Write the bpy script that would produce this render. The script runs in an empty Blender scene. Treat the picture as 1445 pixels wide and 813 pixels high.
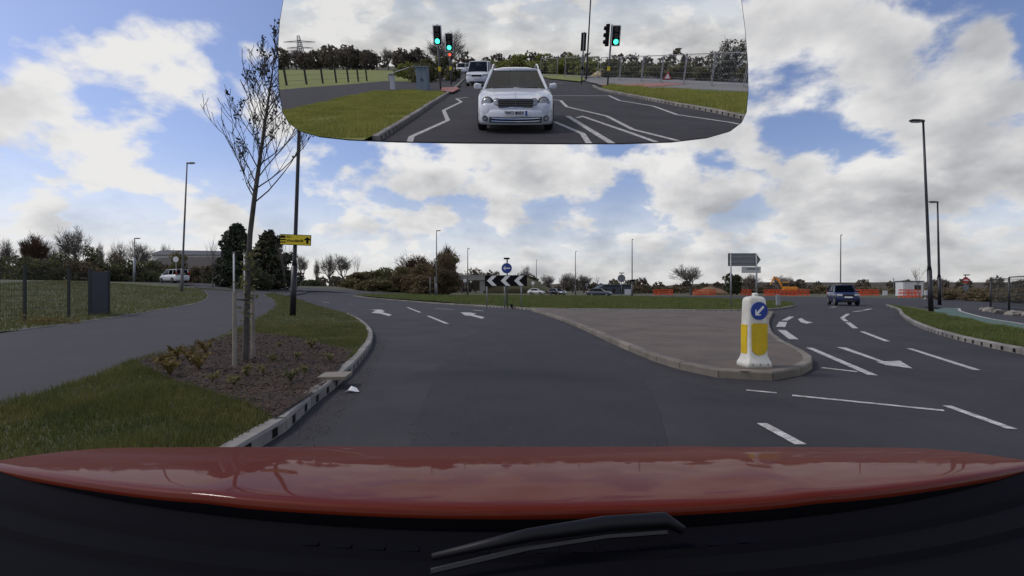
import bpy, bmesh, math, random
import numpy as np
from mathutils import Vector, Matrix, noise
R_ = math.radians
scene = bpy.context.scene
C = scene.collection
FP = 690.0          # focal length in photo pixels (photo 1445 x 813)
HORIZ = 408.0
CAMZ = 1.3

# ------------------------------------------------------------------ camera
cd = bpy.data.cameras.new('camera')
cd.sensor_width = 36.0
cd.lens = 36.0 * FP / 1445.0
cd.shift_y = (HORIZ - 406.5) / 1445.0
cd.clip_start = 0.02
cd.clip_end = 5000
cam = bpy.data.objects.new('camera', cd)
C.objects.link(cam)
cam.location = (0, 0, CAMZ)
cam.rotation_euler = (R_(90), 0, 0)
scene.camera = cam

# ------------------------------------------------------------------ sky, sun, exposure
SUN_DIR = Vector((-0.74, 0.10, 0.82)).normalized()     # towards the sun
SUN_EL = math.asin(SUN_DIR.z)
SUN_ROT = math.atan2(SUN_DIR.x, SUN_DIR.y)
SKY_STRENGTH = 0.12
world = bpy.data.worlds.new('World')
scene.world = world
world.use_nodes = True


def build_sky():
    nt = world.node_tree
    nt.nodes.clear()
    N = nt.nodes.new
    L = nt.links.new
    out = N('ShaderNodeOutputWorld')
    bg = N('ShaderNodeBackground')
    bg.inputs['Strength'].default_value = SKY_STRENGTH
    L(bg.outputs[0], out.inputs[0])
    sky = N('ShaderNodeTexSky')
    sky.sky_type = 'NISHITA'
    sky.sun_disc = False
    sky.sun_elevation = SUN_EL
    sky.sun_rotation = SUN_ROT
    sky.air_density = 1.0
    sky.dust_density = 0.8
    tc = N('ShaderNodeTexCoord')
    nrm = N('ShaderNodeVectorMath'); nrm.operation = 'NORMALIZE'
    L(tc.outputs['Generated'], nrm.inputs[0])
    D = nrm.outputs[0]
    sep = N('ShaderNodeSeparateXYZ'); L(D, sep.inputs[0])

    def math_(op, a, b=None, c=None):
        m = N('ShaderNodeMath'); m.operation = op
        for i, v in enumerate((a, b, c)):
            if v is None:
                continue
            if isinstance(v, (int, float)):
                m.inputs[i].default_value = v
            else:
                L(v, m.inputs[i])
        return m.outputs[0]
    zz = math_('ADD', math_('MAXIMUM', sep.outputs[2], 0.0), 0.52)
    div = N('ShaderNodeVectorMath'); div.operation = 'DIVIDE'
    comb = N('ShaderNodeCombineXYZ')
    for i in range(3):
        L(zz, comb.inputs[i])
    L(D, div.inputs[0]); L(comb.outputs[0], div.inputs[1])
    V = div.outputs[0]

    def nz(vec, scale, detail, rough, off=(0, 0, 0)):
        a = N('ShaderNodeVectorMath'); a.operation = 'ADD'
        L(vec, a.inputs[0]); a.inputs[1].default_value = off
        t = N('ShaderNodeTexNoise')
        t.inputs['Scale'].default_value = scale
        t.inputs['Detail'].default_value = detail
        t.inputs['Roughness'].default_value = rough
        t.inputs['Distortion'].default_value = 0.12
        L(a.outputs[0], t.inputs['Vector'])
        return t.outputs[0]
    O = (3.1, 1.7, 5.2)
    n1 = nz(V, 4.6, 10, 0.55, O)
    up = (O[0] - 0.05, O[1] + 0.01, O[2] + 0.08)
    n2 = nz(V, 4.6, 7, 0.52, up)
    # cloud banks where the photograph has them (direction, size, weight)
    blobs = [(-20, 170, .11, .20), (0, 260, .12, .20), (60, 330, .18, .20), (240, 110, .06, .09), (110, 75, .05, .08), (165, 205, .05, .14), (285, 130, .04, .08), (160, 90, .04, .07),
             (375, 105, .05, .22), (385, 170, .05, .18), (430, 300, .09, .16), (510, 322, .12, .18), (620, 345, .14, .19), (668, 268, .045, .17),
             (765, 225, .07, .19), (850, 320, .15, .18), (1000, 250, .17, .23), (1150, 230, .20, .25), (1090, 330, .22, .24), (1230, 310, .20, .25),
             (1090, 110, .17, .21), (1290, 340, .22, .24), (1400, 320, .18, .22), (1372, 75, .04, .14), (1215, 85, .05, .15),
             (1270, 110, .05, -.1), (1395, 150, .06, -.1), (1200, 400, .30, .20), (250, 400, .20, .19), (700, 410, .35, .21), (60, 400, .25, .20), (1330, 190, .05, .13), (950, 190, .07, .16)]
    acc = None
    for px, py, size, w in [b_ for b_ in blobs if b_[3] > 0]:
        d = Vector(((px - 722.5) / FP, 1, (HORIZ - py) / FP)).normalized()
        dp = N('ShaderNodeVectorMath'); dp.operation = 'DOT_PRODUCT'
        L(D, dp.inputs[0]); dp.inputs[1].default_value = d
        mr = N('ShaderNodeMapRange'); mr.interpolation_type = 'SMOOTHERSTEP'
        mr.inputs[1].default_value = math.cos(size * 1.45)
        mr.inputs[2].default_value = 1.0
        mr.inputs[3].default_value = 0.0
        mr.inputs[4].default_value = w
        L(dp.outputs['Value'], mr.inputs[0])
        acc = mr.outputs[0] if acc is None else math_('SMOOTH_MAX', acc, mr.outputs[0], 0.03)
    # outside the frame: the same broken cloud cover all round
    back = math_('MULTIPLY', math_('SUBTRACT', 0.35, sep.outputs[1]), 0.2)
    back = math_('MAXIMUM', math_('MINIMUM', back, 0.16), 0.0)
    dens = math_('SUBTRACT', math_('ADD', math_('MULTIPLY', n1, 1.25), math_('ADD', acc, back)), 0.232)
    cov = N('ShaderNodeMapRange'); cov.interpolation_type = 'SMOOTHSTEP'
    cov.inputs[1].default_value = 0.495
    cov.inputs[2].default_value = 0.65
    L(dens, cov.inputs[0])
    # light and dark: tops that face the sun are bright, thick undersides grey
    rel = math_('SUBTRACT', n1, n2)
    thick = N('ShaderNodeMapRange'); thick.interpolation_type = 'SMOOTHSTEP'
    thick.inputs[1].default_value = 0.56
    thick.inputs[2].default_value = 0.80
    L(math_('SUBTRACT', dens, back), thick.inputs[0])
    # cloud away from the sun's side is greyer (front lit / back lit)
    dps = N('ShaderNodeVectorMath'); dps.operation = 'DOT_PRODUCT'
    L(D, dps.inputs[0]); dps.inputs[1].default_value = SUN_DIR
    sunside = N('ShaderNodeMapRange')
    sunside.inputs[1].default_value = -0.6; sunside.inputs[2].default_value = 0.9
    sunside.inputs[3].default_value = -0.26; sunside.inputs[4].default_value = 0.14
    L(dps.outputs['Value'], sunside.inputs[0])
    lit = math_('ADD', math_('MULTIPLY', rel, 2.1), 0.92)
    lit = math_('SUBTRACT', lit, math_('MULTIPLY', thick.outputs[0], 0.34))
    lit = math_('ADD', lit, sunside.outputs[0])
    ramp = N('ShaderNodeValToRGB')
    el = ramp.color_ramp.elements
    el[0].position = 0.0; el[0].color = (2.2, 2.25, 2.4, 1)
    el[1].position = 1.0; el[1].color = (6.9, 6.85, 6.8, 1)
    e = el.new(0.5); e.color = (4.3, 4.35, 4.5, 1)
    L(lit, ramp.inputs[0])
    # pale moisture towards the horizon
    hz = N('ShaderNodeMapRange'); hz.interpolation_type = 'SMOOTHSTEP'
    hz.inputs[1].default_value = 0.0; hz.inputs[2].default_value = 0.26
    hz.inputs[3].default_value = 0.8; hz.inputs[4].default_value = 0.0
    L(sep.outputs[2], hz.inputs[0])
    cov2 = math_('MAXIMUM', cov.outputs[0], hz.outputs[0])
    skyc = N('ShaderNodeVectorMath'); skyc.operation = 'MULTIPLY'
    L(sky.outputs[0], skyc.inputs[0]); skyc.inputs[1].default_value = (0.98, 0.93, 1.08)
    mix = N('ShaderNodeMix'); mix.data_type = 'RGBA'
    L(cov2, mix.inputs[0]); L(skyc.outputs[0], mix.inputs[6]); L(ramp.outputs[0], mix.inputs[7])
    L(mix.outputs[2], bg.inputs['Color'])


build_sky()
sd = bpy.data.lights.new('sun', 'SUN')
sd.energy = 1.5
sd.angle = R_(10)
sd.color = (1.0, 0.95, 0.87)
sun = bpy.data.objects.new('sun', sd)
C.objects.link(sun)
sun.rotation_euler = (-SUN_DIR).to_track_quat('-Z', 'Y').to_euler()
sun.location = (-20, 5, 40)
vs = scene.view_settings
vs.view_transform = 'Standard'
vs.look = 'None'
vs.exposure = 0.0
vs.gamma = 1.0
vs.use_curve_mapping = False
scene.render.engine = 'CYCLES'
scene.cycles.use_denoising = True
scene.cycles.max_bounces = 6
scene.cycles.transparent_max_bounces = 12
scene.cycles.sample_clamp_indirect = 4.0


# ------------------------------------------------------------------ helpers
def S(t):
    t = max(0.0, min(1.0, t))
    return t * t * (3 - 2 * t)


def h(x, y):                              # lie of the land: it climbs to the left of the roundabout
    return 2.15 * S((-x - 8) / 45.0) * S((y - 8) / 42.0)


def ray(px, py):
    return Vector(((px - 722.5) / FP, 1.0, (HORIZ - py) / FP))


def at(px, py, Y):                        # point of the photograph at a given distance ahead
    r = ray(px, py)
    return Vector((r.x * Y, Y, CAMZ + r.z * Y))


def G(px, py, off=0.0):                   # where a pixel's ray meets the ground
    r = ray(px, py)
    f = lambda Y: CAMZ + r.z * Y - h(r.x * Y, Y) - off
    Y = 1.0
    step = 0.5
    while Y < 400:
        if f(Y + step) < 0:
            a, b = Y, Y + step
            for _ in range(30):
                m = (a + b) / 2
                if f(m) < 0:
                    b = m
                else:
                    a = m
            return Vector((r.x * a, a, CAMZ + r.z * a))
        Y += step
    return Vector((r.x * 400, 400, h(r.x * 400, 400) + off))


# the driver's mirror: plane and the view it gives backwards
MIR_P = Vector((0, 0, CAMZ)) + ray(724, 100) * 0.28
MIR_N = (Vector((0, -1, 0)) - ray(724, 93).normalized()).normalized()


def mir_pt(px, py):
    r = ray(px, py)
    o = Vector((0, 0, CAMZ))
    return o + r * ((MIR_P - o).dot(MIR_N) / r.dot(MIR_N))


def RB(px, py, z=0.0):                    # a ground point behind the car, seen in the mirror
    s = mir_pt(px, py)
    d = ray(px, py).normalized()
    d = d - 2 * d.dot(MIR_N) * MIR_N
    return s + d * ((z - s.z) / d.z)


def RBY(px, py, Y):                       # the same at distance Y behind the car
    s = mir_pt(px, py)
    d = ray(px, py).normalized()
    d = d - 2 * d.dot(MIR_N) * MIR_N
    return s + d * ((-Y - s.y) / d.y)


class MB:
    def __init__(self):
        self.v = []
        self.f = []
        self.m = []
        self.mi = 0

    def face(self, pts):
        i = len(self.v)
        self.v += [tuple(p) for p in pts]
        self.f.append(tuple(range(i, i + len(pts))))
        self.m.append(self.mi)

    def box(self, c, s, rz=0.0):
        cx, cy, cz = c
        sx, sy, sz = s[0] / 2, s[1] / 2, s[2] / 2
        i = len(self.v)
        co, si = math.cos(rz), math.sin(rz)
        for dz in (-sz, sz):
            for dx, dy in ((-sx, -sy), (sx, -sy), (sx, sy), (-sx, sy)):
                self.v.append((cx + dx * co - dy * si, cy + dx * si + dy * co, cz + dz))
        for q in ((3, 2, 1, 0), (4, 5, 6, 7), (0, 1, 5, 4), (1, 2, 6, 5), (2, 3, 7, 6), (3, 0, 4, 7)):
            self.f.append(tuple(i + k for k in q))
            self.m.append(self.mi)

    def tube(self, pts, radii, n=8, cap=True):
        pts = [Vector(p) for p in pts]
        base = len(self.v)
        for k, p in enumerate(pts):
            if k == 0:
                d = pts[1] - pts[0]
            elif k == len(pts) - 1:
                d = pts[-1] - pts[-2]
            else:
                d = pts[k + 1] - pts[k - 1]
            d.normalize()
            a = d.orthogonal() if abs(d.z) < 0.99 else Vector((1, 0, 0))
            a = (a - d * a.dot(d)).normalized()
            b = d.cross(a)
            r = radii[k] if isinstance(radii, (list, tuple)) else radii
            for j in range(n):
                t = 2 * math.pi * j / n
                self.v.append(tuple(p + (a * math.cos(t) + b * math.sin(t)) * r))
        for k in range(len(pts) - 1):
            for j in range(n):
                a0 = base + k * n + j
                a1 = base + k * n + (j + 1) % n
                self.f.append((a0, a1, a1 + n, a0 + n))
                self.m.append(self.mi)
        if cap:
            self.f.append(tuple(base + j for j in reversed(range(n))))
            self.m.append(self.mi)
            e = base + (len(pts) - 1) * n
            self.f.append(tuple(e + j for j in range(n)))
            self.m.append(self.mi)

    def loft(self, rings, close_ends=True):
        base = len(self.v)
        n = len(rings[0])
        for r in rings:
            self.v += [tuple(p) for p in r]
        for k in range(len(rings) - 1):
            for j in range(n):
                a0 = base + k * n + j
                a1 = base + k * n + (j + 1) % n
                self.f.append((a0, a1, a1 + n, a0 + n))
                self.m.append(self.mi)
        if close_ends:
            self.f.append(tuple(base + j for j in reversed(range(n))))
            self.m.append(self.mi)
            e = base + (len(rings) - 1) * n
            self.f.append(tuple(e + j for j in range(n)))
            self.m.append(self.mi)

    def prism(self, outline, a, b, thick):
        """outline: 2D points in the plane (a,b are unit Vectors), extruded by thick vector; first element is origin"""
        o = outline[0]
        front = [o + a * u + b * w for u, w in outline[1]]
        back = [p + thick for p in front]
        n = len(front)
        i = len(self.v)
        self.v += [tuple(p) for p in front] + [tuple(p) for p in back]
        self.f.append(tuple(range(i, i + n)))
        self.m.append(self.mi)
        self.f.append(tuple(reversed(range(i + n, i + 2 * n))))
        self.m.append(self.mi)
        for k in range(n):
            k2 = (k + 1) % n
            self.f.append((i + k2, i + k, i + n + k, i + n + k2))
            self.m.append(self.mi)

    def mesh(self, name, mats, smooth=False):
        me = bpy.data.meshes.new(name)
        me.from_pydata(self.v, [], self.f)
        if not isinstance(mats, (list, tuple)):
            mats = [mats]
        for m in mats:
            me.materials.append(m)
        if len(mats) > 1:
            me.polygons.foreach_set('material_index', self.m)
        if smooth:
            me.polygons.foreach_set('use_smooth', [True] * len(me.polygons))
        me.update()
        return me

    def build(self, name, mats, parent=None, smooth=False, bevel=0, fixn=False, seg=2):
        me = self.mesh(name, mats, smooth)
        if fixn:
            bm = bmesh.new(); bm.from_mesh(me)
            bmesh.ops.remove_doubles(bm, verts=bm.verts, dist=1e-5)
            bmesh.ops.recalc_face_normals(bm, faces=bm.faces)
            bm.to_mesh(me); bm.free()
        o = link(name, me, parent)
        if bevel:
            b = o.modifiers.new('bevel', 'BEVEL')
            b.width = bevel
            b.segments = seg
            b.limit_method = 'ANGLE'
            b.angle_limit = R_(30)
        return o


def link(name, me, parent=None, loc=(0, 0, 0), rot=(0, 0, 0)):
    o = bpy.data.objects.new(name, me)
    C.objects.link(o)
    o.location = loc
    o.rotation_euler = rot
    if parent is not None:
        o.parent = parent
    return o


def tag(o, label=None, cat=None, group=None, kind=None):
    if label:
        o['label'] = label
    if cat:
        o['category'] = cat
    if group:
        o['group'] = group
    if kind:
        o['kind'] = kind
    return o


def thing(name, label, cat, loc=(0, 0, 0), rz=0.0, group=None):
    o = bpy.data.objects.new(name, None)
    o.empty_display_size = 0.2
    C.objects.link(o)
    o.location = loc
    o.rotation_euler = (0, 0, rz)
    return tag(o, label, cat, group)


def copy_tree(o, parent=None):
    c = o.copy()
    C.objects.link(c)
    c.parent = parent
    for ch in list(o.children):
        copy_tree(ch, c)
    return c


# ------------------------------------------------------------------ materials
MATS = {}


def mat(name, col, rough=0.7, metal=0.0, var=0.0, vscale=4.0, col2=None, bump=0.0, bscale=60.0, coat=0.0, spec=0.5, fine=0.0, fscale=120.0, emit=None):
    m = bpy.data.materials.new(name)
    m.use_nodes = True
    nt = m.node_tree
    b = nt.nodes['Principled BSDF']
    b.inputs['Roughness'].default_value = rough
    b.inputs['Metallic'].default_value = metal
    b.inputs['Base Color'].default_value = (*col, 1)
    b.inputs['Specular IOR Level'].default_value = spec
    if coat:
        b.inputs['Coat Weight'].default_value = coat
        b.inputs['Coat Roughness'].default_value = 0.03
    if emit:
        b.inputs['Emission Color'].default_value = (*emit[0], 1)
        b.inputs['Emission Strength'].default_value = emit[1]
    if var or fine or bump:
        geo = nt.nodes.new('ShaderNodeNewGeometry')
        pos = geo.outputs['Position']
    if var:
        if col2 is None:
            col2 = tuple(c * (1 - var) for c in col)
        t = nt.nodes.new('ShaderNodeTexNoise')
        t.inputs['Scale'].default_value = vscale
        t.inputs['Detail'].default_value = 6
        t.inputs['Roughness'].default_value = 0.65
        nt.links.new(pos, t.inputs['Vector'])
        mr = nt.nodes.new('ShaderNodeMapRange')
        mr.inputs[1].default_value = 0.36
        mr.inputs[2].default_value = 0.64
        nt.links.new(t.outputs[0], mr.inputs[0])
        mx = nt.nodes.new('ShaderNodeMix')
        mx.data_type = 'RGBA'
        mx.inputs[6].default_value = (*col, 1)
        mx.inputs[7].default_value = (*col2, 1)
        nt.links.new(mr.outputs[0], mx.inputs[0])
        src = mx.outputs[2]
        if fine:
            t2 = nt.nodes.new('ShaderNodeTexNoise')
            t2.inputs['Scale'].default_value = fscale
            t2.inputs['Detail'].default_value = 3
            nt.links.new(pos, t2.inputs['Vector'])
            mr2 = nt.nodes.new('ShaderNodeMapRange')
            mr2.inputs[1].default_value = 0.3
            mr2.inputs[2].default_value = 0.7
            mr2.inputs[3].default_value = 1 - fine
            mr2.inputs[4].default_value = 1 + fine
            nt.links.new(t2.outputs[0], mr2.inputs[0])
            vm = nt.nodes.new('ShaderNodeVectorMath')
            vm.operation = 'SCALE'
            nt.links.new(src, vm.inputs[0])
            nt.links.new(mr2.outputs[0], vm.inputs['Scale'])
            src = vm.outputs[0]
        nt.links.new(src, b.inputs['Base Color'])
    if bump:
        t3 = nt.nodes.new('ShaderNodeTexNoise')
        t3.inputs['Scale'].default_value = bscale
        t3.inputs['Detail'].default_value = 5
        nt.links.new(pos, t3.inputs['Vector'])
        bp = nt.nodes.new('ShaderNodeBump')
        bp.inputs['Strength'].default_value = bump
        bp.inputs['Distance'].default_value = 0.02
        nt.links.new(t3.outputs[0], bp.inputs['Height'])
        nt.links.new(bp.outputs[0], b.inputs['Normal'])
    MATS[name] = m
    return m


def glass_mat(name, tint, refl_rough=0.02, ior=1.33):
    m = bpy.data.materials.new(name)
    m.use_nodes = True
    nt = m.node_tree
    nt.nodes.clear()
    out = nt.nodes.new('ShaderNodeOutputMaterial')
    mx = nt.nodes.new('ShaderNodeMixShader')
    tr = nt.nodes.new('ShaderNodeBsdfTransparent')
    tr.inputs[0].default_value = (*tint, 1)
    gl = nt.nodes.new('ShaderNodeBsdfGlossy')
    gl.inputs['Roughness'].default_value = refl_rough
    lw = nt.nodes.new('ShaderNodeFresnel')
    lw.inputs['IOR'].default_value = ior
    nt.links.new(lw.outputs[0], mx.inputs[0])
    nt.links.new(tr.outputs[0], mx.inputs[1])
    nt.links.new(gl.outputs[0], mx.inputs[2])
    nt.links.new(mx.outputs[0], out.inputs[0])
    return m


ASPH = mat('asphalt', (0.036, 0.033, 0.036), 0.9, var=1, col2=(0.019, 0.0175, 0.020), vscale=0.55, bump=0.5, bscale=90, fine=0.35, fscale=160)
PATHM = mat('path_asphalt', (0.036, 0.032, 0.035), 0.9, var=1, col2=(0.026, 0.024, 0.027), vscale=0.5, bump=0.4, bscale=110, fine=0.3, fscale=170)
PAVE = mat('island_surfacing', (0.135, 0.104, 0.080), 0.9, var=1, col2=(0.086, 0.068, 0.054), vscale=0.9, bump=0.4, bscale=80, fine=0.3, fscale=140)
ASPH_DARK = mat('darker_asphalt', (0.026, 0.024, 0.028), 0.9, var=1, col2=(0.018, 0.017, 0.020), vscale=0.8, bump=0.5, bscale=90, fine=0.35, fscale=160)  # darker asphalt tone, used over the lane ahead
KERB = mat('concrete_kerb', (0.28, 0.26, 0.23), 0.85, var=1, col2=(0.19, 0.175, 0.155), vscale=1.7, bump=0.3, bscale=70, fine=0.15, fscale=200)
KERB_TAN = mat('buff_kerb', (0.22, 0.19, 0.15), 0.85, var=1, col2=(0.145, 0.125, 0.10), vscale=1.4, bump=0.3, bscale=70, fine=0.15, fscale=200)
KERB2 = mat('concrete_kerb_dull', (0.23, 0.212, 0.185), 0.85, var=1, col2=(0.15, 0.138, 0.12), vscale=2.1, bump=0.3, bscale=70, fine=0.15, fscale=200)
KERB_TAN2 = mat('buff_kerb_dull', (0.175, 0.152, 0.122), 0.85, var=1, col2=(0.115, 0.10, 0.082), vscale=2.0, bump=0.3, bscale=70, fine=0.15, fscale=200)
KERB_TONES = {'concrete_kerb': (KERB, KERB, KERB2), 'buff_kerb': (KERB_TAN, KERB_TAN2)}
GRASS = mat('turf', (0.072, 0.072, 0.020), 0.9, var=1, col2=(0.042, 0.052, 0.014), vscale=1.3, bump=0.8, bscale=25, fine=0.4, fscale=40)
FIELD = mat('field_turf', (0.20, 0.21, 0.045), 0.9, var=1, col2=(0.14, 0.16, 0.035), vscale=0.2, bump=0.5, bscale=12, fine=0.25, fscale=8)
ROUGHG = mat('rough_ground', (0.085, 0.075, 0.035), 0.95, var=1, col2=(0.055, 0.055, 0.025), vscale=0.12, bump=0.6, bscale=6, fine=0.3, fscale=3)
MULCH = mat('bark_mulch', (0.042, 0.022, 0.013), 0.95, var=1, col2=(0.020, 0.012, 0.008), vscale=5, bump=1.0, bscale=30, fine=0.5, fscale=60)
GREENP = mat('green_surfacing', (0.085, 0.135, 0.105), 0.85, var=1, col2=(0.065, 0.105, 0.082), vscale=1.0, fine=0.2, fscale=120)
REDP = mat('red_tactile', (0.36, 0.15, 0.12), 0.85, var=1, col2=(0.28, 0.12, 0.10), vscale=3)
WHITEL = mat('road_paint', (0.58, 0.56, 0.52), 0.75, var=1, col2=(0.24, 0.23, 0.215), vscale=9, fine=0.25, fscale=60)
BLACKP = mat('black_pole_paint', (0.012, 0.011, 0.016), 0.45)
GALV = mat('galvanised_steel', (0.33, 0.34, 0.36), 0.5, 0.4, var=0.25, vscale=6)
GREYP = mat('grey_pole', (0.12, 0.12, 0.125), 0.6, var=0.2, vscale=2)
LAMPG = mat('lamp_lens', (0.5, 0.5, 0.5), 0.3)
SIGNBK = mat('sign_back_grey', (0.17, 0.175, 0.19), 0.5)
BLACKS = mat('sign_black', (0.007, 0.006, 0.008), 0.6, spec=0.15)
WHITES = mat('sign_white', (0.78, 0.78, 0.76), 0.5)
BLUES = mat('sign_blue', (0.010, 0.045, 0.28), 0.4)
REDS = mat('sign_red', (0.45, 0.02, 0.02), 0.4)
YELS = mat('sign_yellow', (0.72, 0.55, 0.015), 0.5)
BOLW = mat('bollard_plastic', (0.70, 0.685, 0.62), 0.45, var=1, col2=(0.56, 0.54, 0.47), vscale=3, fine=0.06, fscale=40)
BOLY = mat('bollard_yellow', (0.66, 0.45, 0.01), 0.4, var=0.15, vscale=5)
BARK = mat('bark', (0.10, 0.088, 0.078), 0.9, var=1, col2=(0.055, 0.048, 0.043), vscale=6, bump=0.6, bscale=40)
TWIG = mat('twigs', (0.17, 0.145, 0.125), 0.9, var=0.4, vscale=0.7)
TWIGR = mat('rusty_twigs', (0.16, 0.095, 0.06), 0.9, var=1, col2=(0.10, 0.07, 0.045), vscale=0.5)
BUD = mat('dark_buds', (0.035, 0.035, 0.015), 0.8)
STAKE = mat('stake_wood', (0.30, 0.265, 0.22), 0.85, var=1, col2=(0.20, 0.175, 0.145), vscale=7, bump=0.3, bscale=50)
LEAFD = mat('dark_leaves', (0.075, 0.085, 0.034), 0.75, var=1, col2=(0.042, 0.052, 0.022), vscale=0.9)
LEAFC = mat('conifer_leaves', (0.03, 0.042, 0.018), 0.8, var=1, col2=(0.016, 0.024, 0.011), vscale=0.8)
LEAFG = mat('spring_leaves', (0.27, 0.29, 0.06), 0.7, var=1, col2=(0.17, 0.2, 0.042), vscale=0.9)
LEAFO = mat('olive_leaves', (0.19, 0.175, 0.066), 0.8, var=1, col2=(0.115, 0.11, 0.044), vscale=0.6)
LEAFB = mat('brown_leaves', (0.19, 0.125, 0.076), 0.85, var=1, col2=(0.11, 0.078, 0.05), vscale=0.5)
BLOSS = mat('blossom', (0.62, 0.60, 0.52), 0.8, var=0.3, vscale=3)
STRAW = mat('straw_plants', (0.19, 0.14, 0.045), 0.85, var=0.5, vscale=5)
DIRT = mat('dry_reed', (0.13, 0.085, 0.06), 0.95, var=1, col2=(0.085, 0.062, 0.042), vscale=0.6)
BLADE = mat('grass_blades', (0.145, 0.13, 0.038), 0.7, var=1, col2=(0.065, 0.085, 0.02), vscale=1.6, fine=0.35, fscale=30)
BLADE2 = mat('fresh_grass_blades', (0.15, 0.17, 0.042), 0.7, var=1, col2=(0.08, 0.11, 0.024), vscale=0.8, fine=0.3, fscale=20)
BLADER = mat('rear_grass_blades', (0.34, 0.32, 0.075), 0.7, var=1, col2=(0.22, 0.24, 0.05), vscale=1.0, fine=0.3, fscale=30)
TYRE = mat('tyre_rubber', (0.014, 0.014, 0.015), 0.85)
RIM = mat('alloy_rim', (0.45, 0.45, 0.47), 0.35, 0.8)
CHROME = mat('chrome', (0.75, 0.75, 0.76), 0.12, 1.0)
TRIM = mat('black_trim', (0.012, 0.012, 0.013), 0.5)
GLASS = glass_mat('car_glass', (0.55, 0.62, 0.60), ior=1.45)
GLASSD = glass_mat('dark_car_glass', (0.05, 0.055, 0.06))
LENS = mat('headlight_lens', (0.30, 0.30, 0.29), 0.15, 0.2, coat=1.0)
LENSON = mat('headlight_lit', (0.8, 0.8, 0.8), 0.2, emit=((1, 0.97, 0.9), 0.6))
TAIL = mat('tail_lens', (0.35, 0.01, 0.01), 0.2, coat=0.6)
PLATE = mat('plate_white', (0.75, 0.75, 0.73), 0.4)
CONC = mat('bridge_concrete', (0.30, 0.29, 0.27), 0.85, var=0.3, vscale=0.4)
BRICK = mat('red_brick', (0.19, 0.075, 0.05), 0.9, var=0.35, vscale=3)
TILES = mat('roof_tiles', (0.030, 0.023, 0.021), 0.85, var=0.3, vscale=2)
WALLW = mat('white_cladding', (0.62, 0.62, 0.62), 0.7, var=0.15, vscale=0.5)
ROOFG = mat('grey_roof_sheet', (0.045, 0.048, 0.055), 0.7)
WINDK = mat('window_glass', (0.02, 0.022, 0.025), 0.08)
SHEDB = mat('shed_blue_grey', (0.05, 0.065, 0.09), 0.6)
ORANGE = mat('orange_plastic', (0.72, 0.085, 0.02), 0.5, var=0.2, vscale=2)
EXCY = mat('excavator_paint', (0.70, 0.26, 0.015), 0.5, var=0.25, vscale=3)
DKMET = mat('dark_metal', (0.03, 0.03, 0.032), 0.6)
FENCEG = mat('fence_green_black', (0.012, 0.016, 0.016), 0.55)
NAVY = mat('navy_panel', (0.012, 0.018, 0.035), 0.55)
CABG = mat('cabinet_grey_blue', (0.16, 0.21, 0.24), 0.6, var=0.12, vscale=2)
SAND = mat('sand', (0.38, 0.30, 0.17), 0.95, var=0.3, vscale=2)
STONE = mat('rubble', (0.30, 0.27, 0.23), 0.9, var=0.4, vscale=3)
GLOWG = mat('green_signal', (0.02, 0.6, 0.35), 0.3, emit=((0.05, 1.0, 0.55), 3.5))
GLOWR = mat('red_signal', (0.6, 0.05, 0.02), 0.3, emit=((1.0, 0.10, 0.04), 1.6))
OFFL = mat('unlit_signal', (0.03, 0.012, 0.012), 0.25)
BONNET = mat('bonnet_paint', (0.105, 0.0125, 0.004), 0.5, coat=0.26, spec=0.05)
SCUT = mat('scuttle_plastic', (0.004, 0.004, 0.006), 0.9, spec=0.05)
DASHM = mat('dash_plastic', (0.004, 0.004, 0.007), 0.9, spec=0.05)
RUBB = mat('wiper_rubber', (0.006, 0.006, 0.008), 0.5, spec=0.25)
MIRROR = mat('mirror_glass', (0.93, 0.93, 0.93), 0.0, 1.0)
SKIN = mat('skin', (0.45, 0.28, 0.21), 0.6)
CLOTHB = mat('blue_shirt', (0.06, 0.10, 0.20), 0.8)
HAIRG = mat('grey_hair', (0.2, 0.19, 0.18), 0.8)
PAINT_SILV = mat('silver_white_paint', (0.58, 0.60, 0.62), 0.3, coat=0.9)
PAINT_WH = mat('white_paint', (0.74, 0.74, 0.74), 0.3, coat=0.8)
PAINT_BLUE = mat('dark_blue_paint', (0.010, 0.018, 0.070), 0.35, coat=0.4, spec=0.3)
PAINT_BLK = mat('black_paint', (0.010, 0.010, 0.014), 0.25, coat=0.9)
PAINT_GRY = mat('slate_paint', (0.045, 0.055, 0.075), 0.25, coat=0.9)
HILLM = mat('far_wood', (0.15, 0.125, 0.092), 0.95, var=0.4, vscale=0.05)


def leafy(m, f=0.4):
    """let light through the leaf or blade"""
    nt = m.node_tree
    b = nt.nodes['Principled BSDF']
    out = nt.nodes['Material Output']
    tr = nt.nodes.new('ShaderNodeBsdfTranslucent')
    src = b.inputs['Base Color'].links[0].from_socket
    nt.links.new(src, tr.inputs['Color'])
    mx = nt.nodes.new('ShaderNodeMixShader')
    mx.inputs[0].default_value = f
    nt.links.new(b.outputs[0], mx.inputs[1])
    nt.links.new(tr.outputs[0], mx.inputs[2])
    nt.links.new(mx.outputs[0], out.inputs[0])


for m_ in (LEAFG, LEAFO, LEAFB, LEAFD, BLADE, BLADE2, BLADER, STRAW, HILLM, TWIGR):
    leafy(m_)


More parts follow.
